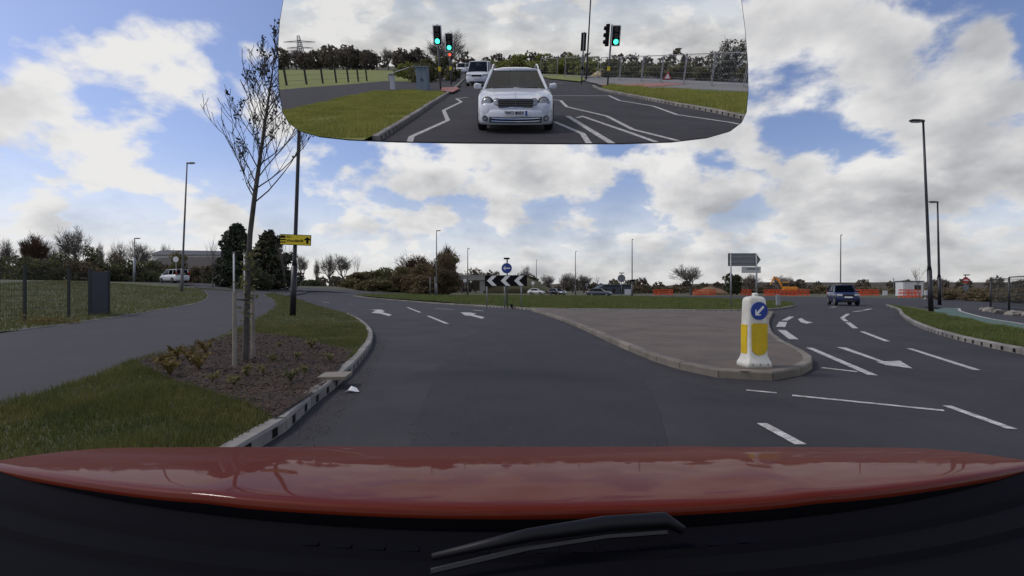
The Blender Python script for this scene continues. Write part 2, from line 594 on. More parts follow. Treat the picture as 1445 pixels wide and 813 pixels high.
# ------------------------------------------------------------------ ground sheets
def sheet(name, pts, off, m, parent=None, cell=4.0, kind='structure', zf=None):
    """flat-lying polygon that follows the land, cut on a common grid"""
    pts = [(p[0], p[1]) for p in pts]
    bm = bmesh.new()
    f = bm.faces.new([bm.verts.new((x, y, 0)) for x, y in pts])
    f.normal_update()
    bmesh.ops.triangulate(bm, faces=[f], ngon_method='EAR_CLIP')
    xs = [p[0] for p in pts]
    ys = [p[1] for p in pts]
    if cell:
        for ax, lo, hi in ((0, min(xs), max(xs)), (1, min(ys), max(ys))):
            k = math.ceil(lo / cell)
            while k * cell < hi:
                co = [0, 0, 0]
                no = [0, 0, 0]
                co[ax] = k * cell
                no[ax] = 1
                bmesh.ops.bisect_plane(bm, geom=bm.verts[:] + bm.edges[:] + bm.faces[:], plane_co=co, plane_no=no)
                k += 1
        bmesh.ops.triangulate(bm, faces=bm.faces[:], ngon_method='EAR_CLIP')
    for v in bm.verts:
        v.co.z = h(v.co.x, v.co.y) + off + (zf(v.co.x, v.co.y) if zf else 0)
    bmesh.ops.recalc_face_normals(bm, faces=bm.faces)
    if sum(fc.normal.z * fc.calc_area() for fc in bm.faces) < 0:
        bmesh.ops.reverse_faces(bm, faces=bm.faces)
    me = bpy.data.meshes.new(name)
    bm.to_mesh(me)
    bm.free()
    me.materials.append(m)
    o = link(name, me, parent)
    if kind and parent is None:
        o['kind'] = kind
    return o


def smooth_line(pts, step=0.9):
    """Catmull-Rom through the points, resampled to even steps"""
    P = [Vector((p[0], p[1])) for p in pts]
    dense = []
    for i in range(len(P) - 1):
        p0 = P[max(i - 1, 0)]
        p1 = P[i]
        p2 = P[i + 1]
        p3 = P[min(i + 2, len(P) - 1)]
        for k in range(24):
            t = k / 24
            dense.append(0.5 * ((2 * p1) + (p2 - p0) * t + (2 * p0 - 5 * p1 + 4 * p2 - p3) * t * t + (3 * p1 - p0 - 3 * p2 + p3) * t ** 3))
    dense.append(P[-1])
    out = [dense[0]]
    acc = 0
    for a, b in zip(dense, dense[1:]):
        L = (b - a).length
        while acc + L >= step:
            t = (step - acc) / L
            a = a.lerp(b, t)
            L = (b - a).length
            out.append(a.copy())
            acc = 0
        acc += L
    return out


def kerb_line(parent, pts, m, side=1, width=0.14, height=0.125, length=0.9, slots=False, jit=0.006, rng=random.Random(3)):
    """row of separate kerb stones; the given line is the road-side foot; side +1: stone lies to the left of travel"""
    line = smooth_line(pts, length)
    for a, b in zip(line, line[1:]):
        d = (b - a)
        L = d.length
        d.normalize()
        n = Vector((-d.y, d.x)) * side
        a2 = a + d * 0.007
        b2 = b - d * 0.007
        j = rng.uniform(-jit, jit)
        mb = MB()
        z0 = -0.05
        prof = [(0, z0), (0.0, height * 0.82), (0.018, height), (width, height), (width, z0)]
        ra = [Vector((*(a2 + n * u), h(a.x, a.y) + w + (j if w > 0 else 0))) for u, w in prof]
        rb = [Vector((*(b2 + n * u), h(b.x, b.y) + w + (j if w > 0 else 0))) for u, w in prof]
        mb.loft([ra, rb])
        if slots:
            mb.mi = 1
            for t in ((0.5,) if L < 0.6 else (0.25, 0.75)):
                c = a2.lerp(b2, t)
                p = [c - d * 0.05 - n * 0.003, c + d * 0.05 - n * 0.003]
                zb = h(c.x, c.y)
                mb.face([(p[0].x, p[0].y, zb + .012), (p[1].x, p[1].y, zb + .012), (p[1].x, p[1].y, zb + .092), (p[0].x, p[0].y, zb + .092)])
        mb.build('kerb_stone', [rng.choice(KERB_TONES[m.name]), BLACKS], parent, fixn=False)


def poly_area_sample(poly, n, rng, wfun=None):
    P = np.array([(p[0], p[1]) for p in poly])
    lo, hi = P.min(0), P.max(0)
    out = []
    tot = 0
    while tot < n:
        q = rng.uniform(lo, hi, (n * 2, 2))
        inside = np.zeros(len(q), bool)
        j = len(P) - 1
        for i in range(len(P)):
            xi, yi = P[i]
            xj, yj = P[j]
            c = ((yi > q[:, 1]) != (yj > q[:, 1])) & (q[:, 0] < (xj - xi) * (q[:, 1] - yi) / (yj - yi + 1e-12) + xi)
            inside ^= c
            j = i
        if wfun is not None:
            inside &= rng.random(len(q)) < wfun(q[:, 0], q[:, 1])
        q = q[inside]
        out.append(q)
        tot += len(q)
        if not len(q):
            break
    return np.concatenate(out)[:n]


def tri_soup(name, verts, mats, parent=None, quads=False, mi=None):
    k = 4 if quads else 3
    n = len(verts) // k
    me = bpy.data.meshes.new(name)
    me.vertices.add(len(verts))
    me.vertices.foreach_set('co', np.asarray(verts, dtype=np.float32).ravel())
    me.loops.add(n * k)
    me.loops.foreach_set('vertex_index', np.arange(n * k, dtype=np.int32))
    me.polygons.add(n)
    me.polygons.foreach_set('loop_start', np.arange(0, n * k, k, dtype=np.int32))
    if not isinstance(mats, (list, tuple)):
        mats = [mats]
    for m in mats:
        me.materials.append(m)
    if mi is not None:
        me.polygons.foreach_set('material_index', np.asarray(mi, dtype=np.int32))
    me.update(calc_edges=True)
    if name is None:
        return me
    return link(name, me, parent)


def grass(name, poly, n, hgt, wid, m, seed, off, zf=None, wfun=None, label=None):
    rng = np.random.default_rng(seed)
    q = poly_area_sample(poly, n, rng, wfun)
    n = len(q)
    z = np.array([h(x, y) + off + (zf(x, y) if zf else 0) for x, y in q])
    a = rng.uniform(0, 2 * np.pi, n)
    clump = np.array([noise.noise(Vector((x * 0.9, y * 0.9, seed))) for x, y in q])
    H = hgt * rng.uniform(0.45, 1.25, n) * (1 + 0.7 * clump)
    Wd = wid * rng.uniform(0.6, 1.3, n)
    le = rng.uniform(0.1, 0.7, n) * H
    b = rng.uniform(0, 2 * np.pi, n)
    v = np.zeros((n, 3, 3))
    v[:, 0] = np.stack([q[:, 0] - np.cos(a) * Wd, q[:, 1] - np.sin(a) * Wd, z - 0.01], 1)
    v[:, 1] = np.stack([q[:, 0] + np.cos(a) * Wd, q[:, 1] + np.sin(a) * Wd, z - 0.01], 1)
    v[:, 2] = np.stack([q[:, 0] + np.cos(b) * le, q[:, 1] + np.sin(b) * le, z + H], 1)
    o = tri_soup(name, v.reshape(-1, 3), m)
    tag(o, label, 'grass', kind='stuff')
    return o


def bumps(amp, sc, seed):
    return lambda x, y: amp * (noise.noise(Vector((x * sc, y * sc, seed))) + 0.5 * noise.noise(Vector((x * sc * 2.3, y * sc * 2.3, seed + 9))))


def strip(name, pts, width, m, parent, z=0.006):
    """painted line of constant width along 2D points (one mesh)"""
    P = [Vector((p[0], p[1])) for p in pts]
    L, Rr = [], []
    for i, p in enumerate(P):
        if i == 0:
            d = (P[1] - p).normalized()
            nn = Vector((-d.y, d.x))
        elif i == len(P) - 1:
            d = (p - P[-2]).normalized()
            nn = Vector((-d.y, d.x))
        else:
            d1 = (p - P[i - 1]).normalized()
            d2 = (P[i + 1] - p).normalized()
            n1 = Vector((-d1.y, d1.x))
            n2 = Vector((-d2.y, d2.x))
            nn = (n1 + n2).normalized()
            nn = nn / max(0.35, nn.dot(n1))
        L.append(p + nn * width / 2)
        Rr.append(p - nn * width / 2)
    mb = MB()
    for i in range(len(P) - 1):
        q = [Rr[i], Rr[i + 1], L[i + 1], L[i]]
        mb.face([(v.x, v.y, h(v.x, v.y) + z) for v in q])
    return mb.build(name, m, parent)


# big land sheet reaching the horizon
def ground_grid():
    def axis(a, b):
        out = set()
        x = -64
        while x <= 96:
            out.add(x)
            x += 4
        for s in (100, 140, 200, 300, 450, 700, 1100, 1800, 3000):
            out.add(s)
        for s in (70, 80, 100, 130, 200, 300, 450, 700, 1100, 1800, 3000):
            out.add(-s)
        return sorted(out)
    xs = axis(0, 0)
    ys = axis(0, 0)
    mb = MB()
    for y in ys:
        for x in xs:
            mb.v.append((x, y, h(x, y) - 0.05))
    n = len(xs)
    for j in range(len(ys) - 1):
        for i in range(n - 1):
            a = j * n + i
            mb.f.append((a, a + 1, a + n + 1, a + n))
            mb.m.append(0)
    o = mb.build('ground', ROUGHG)
    o['kind'] = 'structure'


ground_grid()
gp = lambda pts, off=0.0: [G(px, py, off) for px, py in pts]

road = sheet('road', [(-30, -130), (34, -130), (62, -40), (62, 60), (40, 93), (-20, 93), (-46, 88), (-60, 70), (-60, 8), (-30, 0)], 0.0, ASPH)

# left: verge with kerb, path, grass bank
kl_px = [(370, 632), (427, 585), (482, 540), (512, 508), (526, 484), (523, 468), (508, 454), (490, 445)]
kl = [Vector((-2.75, -9)), Vector((-2.45, -3)), Vector((-2.2, 1.0))] + [G(x, y) for x, y in kl_px]
kerb_left = thing('kerb', None, None)
kerb_left['kind'] = 'structure'
kerb_line(kerb_left, kl, KERB, side=1, slots=True)
verge_far = gp([(470, 438), (445, 431), (425, 424), (404, 418), (386, 414)], 0.10)
path_right = gp([(372, 416), (386, 424), (390, 431), (374, 444), (300, 482), (180, 515), (60, 560)], 0.10)
inner = [Vector((p.x, p.y)) for p in smooth_line(kl, 0.45)]
inner2 = []
for i, p in enumerate(inner):
    d = (inner[min(i + 1, len(inner) - 1)] - inner[max(i - 1, 0)]).normalized()
    inner2.append(p + Vector((-d.y, d.x)) * 0.13)
verge_poly = [(p.x, p.y) for p in inner2] + [(p.x, p.y) for p in verge_far] + [(p.x, p.y) for p in path_right] + [(-4.9, 2.0), (-5.4, -9)]
vz = bumps(0.035, 0.9, 4)
verge = sheet('grass_verge', verge_poly, 0.115, GRASS, cell=0.5, zf=vz)
path_left = gp([(250, 404), (272, 406), (288, 411), (294, 418), (282, 427), (200, 442), (95, 458), (0, 470), (-160, 492)], 0.10)
path_poly = [(p.x, p.y) for p in path_right] + [(-4.9, 2.0), (-5.4, -9), (-14, -9), (-16, 4)] + [(p.x, p.y) for p in reversed(path_left)] + \
            [(p.x, p.y) for p in gp([(300, 402), (345, 403), (390, 406), (440, 409)], 0.10)] + [(p.x, p.y) for p in gp([(430, 414), (404, 417.5)], 0.10)]
path = sheet('path', path_poly, 0.10, PATHM, cell=2.0)
edg = thing('path_edging', None, None)
edg['kind'] = 'structure'
edge_lines = [path_left[1:-1], path_right[:-1]]
for el in edge_lines:
    kerb_line(edg, el, KERB, side=1 if el is edge_lines[1] else -1, width=0.05, height=0.135, length=0.9)
bank_poly = [(p.x, p.y) for p in reversed(path_left)] + [(-40, 60), (-44, 66), (-62, 66), (-62, 2), (-17, 2)]
bank = sheet('grass_bank', bank_poly, 0.115, GRASS, cell=2.0, zf=bumps(0.05, 0.5, 8))

# mulch bed round the young tree
bed_px = [(196, 512), (270, 490), (320, 476), (360, 470), (420, 478), (500, 497), (473, 528), (438, 560), (388, 592), (330, 566), (262, 545), (205, 522)]
bed_poly = [(p.x, p.y) for p in gp(bed_px, 0.12)]
bed = sheet('mulch_bed', bed_poly, 0.135, MULCH, cell=0.4, zf=lambda x, y: vz(x, y) + 0.012 * noise.noise(Vector((x * 7, y * 7, 1))))
slab = MB()
sp = G(490, 533, .12)
slab.box((sp.x - 0.16, sp.y, 0.142), (0.36, 0.40, 0.05), 0.1)
tag(slab.build('access_cover', KERB_TAN, bevel=0.006), 'small buff concrete slab set against the drainage kerb beside the mulch bed', 'slab')

# middle: paved splitter island with the keep-left bollard
isl_l = [(748, 438.5), (790, 452), (830, 469), (868, 487), (920, 509), (960, 522), (1005, 532), (1050, 538), (1095, 537), (1130, 530), (1147, 520), (1142, 508),
         (1118, 495), (1098, 482), (1088, 470), (1086, 455), (1092, 442)]
isl = [G(x, y) for x, y in isl_l]
kerb_isl = thing('kerb', None, None)
kerb_isl['kind'] = 'structure'
kerb_line(kerb_isl, isl, KERB_TAN, side=1, length=0.8)
ins = [Vector((p.x, p.y)) for p in smooth_line(isl, 0.4)]
ins2 = []
for i, p in enumerate(ins):
    d = (ins[min(i + 1, len(ins) - 1)] - ins[max(i - 1, 0)]).normalized()
    ins2.append(p + Vector((-d.y, d.x)) * 0.13)
island_top = sheet('paved_island', [(p.x, p.y) for p in ins2], 0.118, PAVE, cell=None)

# grass roundabout island beyond
ri_near = [(498, 418.6), (530, 422), (570, 425.3), (620, 429.3), (680, 433.3), (720, 435.6), (752, 437.6), (830, 438.4), (900, 439), (1000, 440), (1070, 439.4), (1105, 436.6), (1122, 433)]
ri = [G(x, y) for x, y in ri_near]
kerb_ri = thing('kerb', None, None)
kerb_ri['kind'] = 'structure'
kerb_line(kerb_ri, ri, KERB, side=1, length=0.9, slots=True)
ri_far = gp([(1117, 430.8), (1060, 426.5), (1000, 424), (900, 421), (800, 419.3), (700, 418.2), (600, 417.4), (540, 417)])
riz = lambda x, y: 0.12 * S((y - 32) / 12.0)
ri_poly = [(p.x, p.y + 0.13) for p in ri] + [(p.x, p.y) for p in ri_far]
rnd = sheet('roundabout_island', ri_poly, 0.115, GRASS, cell=4.0, zf=lambda x, y: riz(x, y) + 0.05 * noise.noise(Vector((x * .6, y * .6, 2))))

# right: verge, green cycle track, line
kr_px = [(1250, 432), (1266, 438), (1271, 446), (1290, 459), (1330, 474), (1380, 487), (1445, 501), (1560, 522)]
kr = [G(x, y) for x, y in kr_px] + [Vector((10.2, 3.0)), Vector((8.8, -4)), Vector((7.6, -10))]
kerb_r = thing('kerb', None, None)
kerb_r['kind'] = 'structure'
kerb_line(kerb_r, kr, KERB, side=1, slots=True)
krs = [Vector((p.x, p.y)) for p in smooth_line(kr, 0.9)]
kr2 = []
for i, p in enumerate(krs):
    d = (krs[min(i + 1, len(krs) - 1)] - krs[max(i - 1, 0)]).normalized()
    kr2.append(p + Vector((-d.y, d.x)) * 0.13)
rv_top = gp([(1262, 430.5), (1290, 433.5), (1314, 437.5), (1330, 444), (1370, 453), (1445, 468), (1560, 492)], 0.1)
rv_poly = [(p.x, p.y) for p in kr2] + [(9.0, -10), (10.6, -4), (12.2, 3.0)] + [(p.x, p.y) for p in reversed(rv_top)]
rvz = bumps(0.04, 0.8, 12)
rverge = sheet('grass_verge', rv_poly, 0.115, GRASS, cell=1.0, zf=rvz)
gt_top = gp([(1330, 434.5), (1352, 435), (1356, 439), (1390, 448), (1445, 457), (1560, 476)], 0.1)
gtrack_poly = [(p.x, p.y) for p in rv_top[2:]] + [(12.2, 3.0), (10.6, -4), (9.0, -10), (11.5, -10), (13.2, -4), (15.0, 3.0)] + [(p.x, p.y) for p in reversed(gt_top)]
sheet('cycle_track', gtrack_poly, 0.085, GREENP, cell=None)
apron = [(p.x, p.y) for p in gt_top] + [(15.0, 3.0), (13.2, -4), (11.5, -10), (40, -10), (44, 30), (30, 36)]
sheet('side_path', apron, 0.080, PATHM, cell=None)
marks = thing('road_markings', None, None)
marks['kind'] = 'structure'
strip('track_line', smooth_line([(p.x, p.y) for p in gt_top], 0.5), 0.12, WHITEL, marks, z=0.094)

# ------------------------------------------------------------------ painted markings on the road ahead
def pm(name, pts):
    P = gp(pts)
    mb = MB()
    mb.face([(p.x, p.y, h(p.x, p.y) + 0.006) for p in P])
    o = mb.build(name, WHITEL, marks)
    bm = bmesh.new(); bm.from_mesh(o.data)
    bmesh.ops.triangulate(bm, faces=bm.faces, ngon_method='EAR_CLIP')
    for f in bm.faces:
        if f.normal.z < 0:
            f.normal_flip()
    bm.to_mesh(o.data); bm.free()
    return o


def ln(a, b, w=0.12):
    A, B = G(*a), G(*b)
    strip('lane_line', [(A.x, A.y), (B.x, B.y)], w, WHITEL, marks)


pm('lane_arrow', [(553, 444.4), (549, 446.2), (536, 442.6), (524, 441.6), (527, 440.2), (531, 438.6), (523, 437.2), (538, 437), (543, 439.2), (539, 440.6)])
pm('lane_arrow', [(684, 448), (680, 450), (664, 445.8), (656, 445.2), (650, 441), (663, 441.2), (672, 442.6), (668, 444)])
for a, b in [((575, 434), (593, 441)), ((604, 446), (631, 457)), ((480, 428), (497, 429.6)), ((614, 435.5), (640, 437)), ((668, 437.6), (682, 439)),
             ((455, 426), (465, 427)), ((536, 428.6), (550, 429.4))]:
    ln(a, b, 0.16)
pm('lane_arrow', [(1180, 490), (1194, 491), (1248, 510.5), (1270, 509.5), (1288, 520.5), (1250, 515.5), (1236, 511), (1242, 511)])
pm('lane_arrow', [(1126, 450.5), (1131, 449), (1137, 453), (1147, 455.6), (1138, 457), (1130, 455)])
for a, b, w in [((1107, 452.5), (1117, 447), .22), ((1101.5, 461.5), (1105, 454.5), .28), ((1103, 466), (1120, 479), .22), ((1142, 491), (1232, 530), .13), ((1160, 519.3), (1210, 525), .1),
                ((1188, 449), (1197, 443), .16), ((1189, 449.5), (1194, 453.5), .16), ((1196, 455), (1207, 463.5), .16), ((1216, 468), (1252, 482), .13), ((1283, 492), (1378, 522.5), .11),
                ((1118, 558.5), (1332, 580), .085), ((1336, 573), (1428, 606), .09), ((1053, 551), (1096, 555), .07), ((1075, 598), (1130, 628), .10),
                ((1205, 440), (1217, 438.6), .2), ((1219, 438), (1229, 436), .2), ((1172, 434), (1180, 433), .2)]:
    ln(a, b, w)

dark_lane = sheet('darker_lane', [(p.x, p.y) for p in gp([(572, 660), (590, 590), (618, 520), (668, 470), (720, 446), (764, 448), (812, 468), (860, 494), (905, 530), (930, 580), (950, 660)])], 0.004, ASPH_DARK, cell=None)  # thin sheet that makes the middle of the lane darker


def grit(name, poly, n, seed, m, label, smin=.004, smax=.016):
    rc_ = np.random.default_rng(seed)
    q_ = poly_area_sample(poly, n, rc_)
    n = len(q_)
    s_ = rc_.uniform(smin, smax, n) * rc_.uniform(.5, 1, n)
    tet = np.array([[1, 0, 0], [-.5, .87, 0], [-.5, -.87, 0], [0, 0, 1.0]])
    a_ = rc_.uniform(0, 6.28, n)
    V_ = np.zeros((n, 9, 3))
    for k_, tri in enumerate(((0, 1, 3), (1, 2, 3), (2, 0, 3))):
        for j_, t_ in enumerate(tri):
            x_, y_, z_ = tet[t_]
            V_[:, k_ * 3 + j_, 0] = q_[:, 0] + s_ * (x_ * np.cos(a_) - y_ * np.sin(a_))
            V_[:, k_ * 3 + j_, 1] = q_[:, 1] + s_ * (x_ * np.sin(a_) + y_ * np.cos(a_))
            V_[:, k_ * 3 + j_, 2] = .006 + s_ * z_ * .8
    tag(tri_soup(name, V_.reshape(-1, 3), m), label, 'grit', kind='stuff')


GRIT = mat('road_grit', (0.12, 0.108, 0.092), 0.95, var=1, col2=(0.05, 0.046, 0.042), vscale=30)
grit('road_grit', [(p.x, p.y) for p in gp([(560, 660), (585, 560), (640, 500), (760, 450), (900, 520), (960, 660)])], 900, 3, GRIT, 'loose pale grit scattered over the near lane')
grit('kerb_grit', [(p.x, p.y) for p in gp([(935, 520), (1010, 538), (1090, 542), (1150, 528), (1175, 545), (1110, 575), (1000, 562), (930, 540)])], 800, 4, GRIT, 'pale grit gathered in the road round the island nose', .003, .010)
grit('gutter_grit', [(p.x, p.y) for p in gp([(385, 640), (440, 590), (492, 540), (525, 500), (534, 480), (545, 490), (520, 540), (470, 600), (440, 650)])], 1000, 5, GRIT, 'grit lying in the gutter along the drainage kerb')


# ------------------------------------------------------------------ plants
def bare_tree_mesh(seed, height, spread, trunk_r, fork=0.25, levels=5, up=0.35, nb=(3, 4), tw=0.012, droop=0.0):
    """returns (trunk MB, crown MB): tapered trunk and limbs, then a crown of fine twigs"""
    rng = random.Random(seed)
    tr, cr = MB(), MB()

    def grow(p, d, L, r, lev):
        n = 3 if lev < 3 else 2
        pts = [p]
        rad = [r]
        q = p.copy()
        dd = d.copy()
        for k in range(n):
            dd = (dd + Vector((rng.uniform(-1, 1), rng.uniform(-1, 1), rng.uniform(-.6, 1))) * 0.16 + Vector((0, 0, up * 0.12 - droop * lev * .04))).normalized()
            q = q + dd * (L / n)
            pts.append(q.copy())
            rad.append(max(tw * 0.5, r * (1 - 0.45 * (k + 1) / n)))
        mb = tr if lev <= 1 else cr
        mb.tube(pts, rad, n=6 if lev == 0 else (5 if lev == 1 else 3), cap=False)
        if lev >= levels:
            return
        kids = rng.randint(*nb) + (1 if lev >= levels - 2 else 0)
        for c in range(kids):
            t = 1.0 if c == 0 else rng.uniform(0.45, 1.0)
            i = min(int(t * n), n - 1)
            bp = pts[i].lerp(pts[i + 1], t * n - i)
            side = Vector((rng.uniform(-1, 1), rng.uniform(-1, 1), rng.uniform(-0.2, 0.5))).normalized()
            nd = (dd * (0.95 if c == 0 else 0.55) + side * (0.35 if c == 0 else spread)).normalized()
            grow(bp, nd, L * rng.uniform(0.66, 0.90) * (1.15 if lev == levels - 1 else 1), max(tw, r * rng.uniform(0.42, 0.6)), lev + 1)
    grow(Vector((0, 0, -0.05)), Vector((0, 0, 1)), height * fork, trunk_r, 0)
    return tr, cr


TREE_CACHE = {}


def bare_tree(kind, loc, height, width, label, group=None, rz=0.0):
    if kind not in TREE_CACHE:
        seed, spread, fork, lev, up, tw, r, tm, nb = kind_table[kind]
        t, c = bare_tree_mesh(seed, 10.0, spread, r, fork, lev, up, nb=nb, tw=tw)
        zt = max(v[2] for v in c.v)
        wd = max(max(abs(v[0]), abs(v[1])) for v in c.v)
        TREE_CACHE[kind] = (t.mesh('trunk', BARK), c.mesh('crown', tm), zt, wd)
    mt, mc, zt, wd = TREE_CACHE[kind]
    o = thing('bare_tree', label, 'tree', loc, rz, group)
    o.scale = (width / 2 / wd * 1.25, width / 2 / wd * 1.25, height / zt)
    link('trunk', mt, o)
    link('crown', mc, o)
    return o


kind_table = {
    'round': (11, 0.80, 0.20, 5, 0.30, 0.016, 0.30, TWIG, (4, 4)),
    'wide': (23, 0.95, 0.17, 5, 0.10, 0.016, 0.34, TWIG, (4, 4)),
    'tall': (37, 0.60, 0.24, 5, 0.55, 0.016, 0.26, TWIG, (4, 4)),
    'rusty': (41, 0.70, 0.15, 5, 0.7, 0.022, 0.24, TWIGR, (4, 5)),
    'thin': (53, 0.42, 0.30, 3, 0.9, 0.016, 0.10, TWIG, (3, 4)),
}


def leaf_cloud(rng, centres, n, size, flat=0.0, up=0.0):
    """quads spread through a set of ellipsoids (cx,cy,cz,rx,ry,rz,weight)"""
    cs = np.array(centres, float)
    w = cs[:, 6] / cs[:, 6].sum()
    idx = rng.choice(len(cs), n, p=w)
    u = rng.normal(size=(n, 3))
    u /= np.linalg.norm(u, axis=1)[:, None]
    rad = rng.uniform(0.35, 1.0, n) ** 0.45
    p = cs[idx, :3] + u * rad[:, None] * cs[idx, 3:6] * rng.uniform(0.85, 1.12, (n, 1))
    nrm = u + rng.normal(size=(n, 3)) * 0.9
    nrm /= np.linalg.norm(nrm, axis=1)[:, None]
    a = np.cross(nrm, rng.normal(size=(n, 3)))
    a /= np.linalg.norm(a, axis=1)[:, None]
    b = np.cross(nrm, a)
    s = size * rng.uniform(0.5, 1.3, (n, 1))
    v = np.zeros((n, 4, 3))
    v[:, 0] = p - a * s
    v[:, 1] = p - b * s * 0.5
    v[:, 2] = p + a * s
    v[:, 3] = p + b * s * 0.5
    return v


def shrub(loc, w, d, hgt, m, label, seed, n=2200, leaf=0.16, name='shrub', cat='shrub', group=None, twigm=TWIG, twig=120, clumps=26, shape='round', m2=None, f2=0.15, rz=0.0):
    rng = np.random.default_rng(seed)
    o = thing(name, label, cat, loc, rz, group)
    cs = []
    for k in range(clumps):
        a = rng.uniform(0, 2 * np.pi)
        r = rng.uniform(0, 1) ** 0.6
        x, y = np.cos(a) * r * w * 0.40, np.sin(a) * r * d * 0.40
        if shape == 'cone':
            t = rng.uniform(0, 1) ** 0.9
            zc = hgt * (0.04 + 0.90 * t)
            f = (1 - t) ** 0.55 * 1.0 + 0.10
            cs.append((x * f, y * f, zc, w * 0.20 * f + .12, d * 0.20 * f + .12, hgt * 0.09, f + 0.15))
        elif shape == 'dome':
            top = hgt * math.sqrt(max(0.05, 1 - (r * 0.92) ** 2))
            zc = rng.uniform(0.12, 0.86) * top
            s = rng.uniform(0.12, 0.24)
            cs.append((x, y, zc, w * s, d * s, max(hgt * 0.14, 0.1), 1))
        else:
            zc = hgt * rng.uniform(0.15, 0.84)
            f = 1 - 0.35 * abs(zc / hgt - 0.45)
            s = rng.uniform(0.13, 0.24)
            cs.append((x * f, y * f, zc, w * s, d * s, hgt * rng.uniform(0.10, 0.17), 1))
    v = leaf_cloud(rng, cs, n, leaf)
    v[:, :, 2] = np.maximum(v[:, :, 2], 0.02)
    mi = (rng.random(n) < f2).astype(int) if m2 else None
    tri_soup('crown', v.reshape(-1, 3), [m, m2] if m2 else m, o, quads=True, mi=mi)
    mb = MB()
    mb.tube([(0, 0, -0.1), (0.02 * w, 0, hgt * 0.45), (0.0, 0.02 * d, hgt * 0.8)], [max(.03, hgt * 0.022), hgt * 0.016, 0.015], 5, False)
    r2 = random.Random(seed)
    for k in range(twig):
        c = cs[k % len(cs)]
        e = Vector((c[0] + r2.uniform(-1, 1) * c[3] * 1.3, c[1] + r2.uniform(-1, 1) * c[4] * 1.3, min(c[2] + r2.uniform(-.2, 1.4) * c[5], hgt * 1.06)))
        s = Vector((c[0] * 0.5, c[1] * 0.5, max(0.02, c[2] * 0.35)))
        mid = s.lerp(e, .55) + Vector((r2.uniform(-.1, .1), r2.uniform(-.1, .1), r2.uniform(0, .2))) * hgt * 0.15
        mb.tube([s, mid, e], [hgt * 0.006 + .008, hgt * 0.004 + .006, 0.004 + hgt * .001], 3, False)
    mb.build('trunk', twigm, o)
    return o


def gz(px, Y):
    x = (px - 722.5) / FP * Y
    return Vector((x, Y, h(x, Y)))


def px_h(py, Y, z=0.0):                    # height above z of something whose top is at pixel row py
    return CAMZ + (HORIZ - py) / FP * Y - z


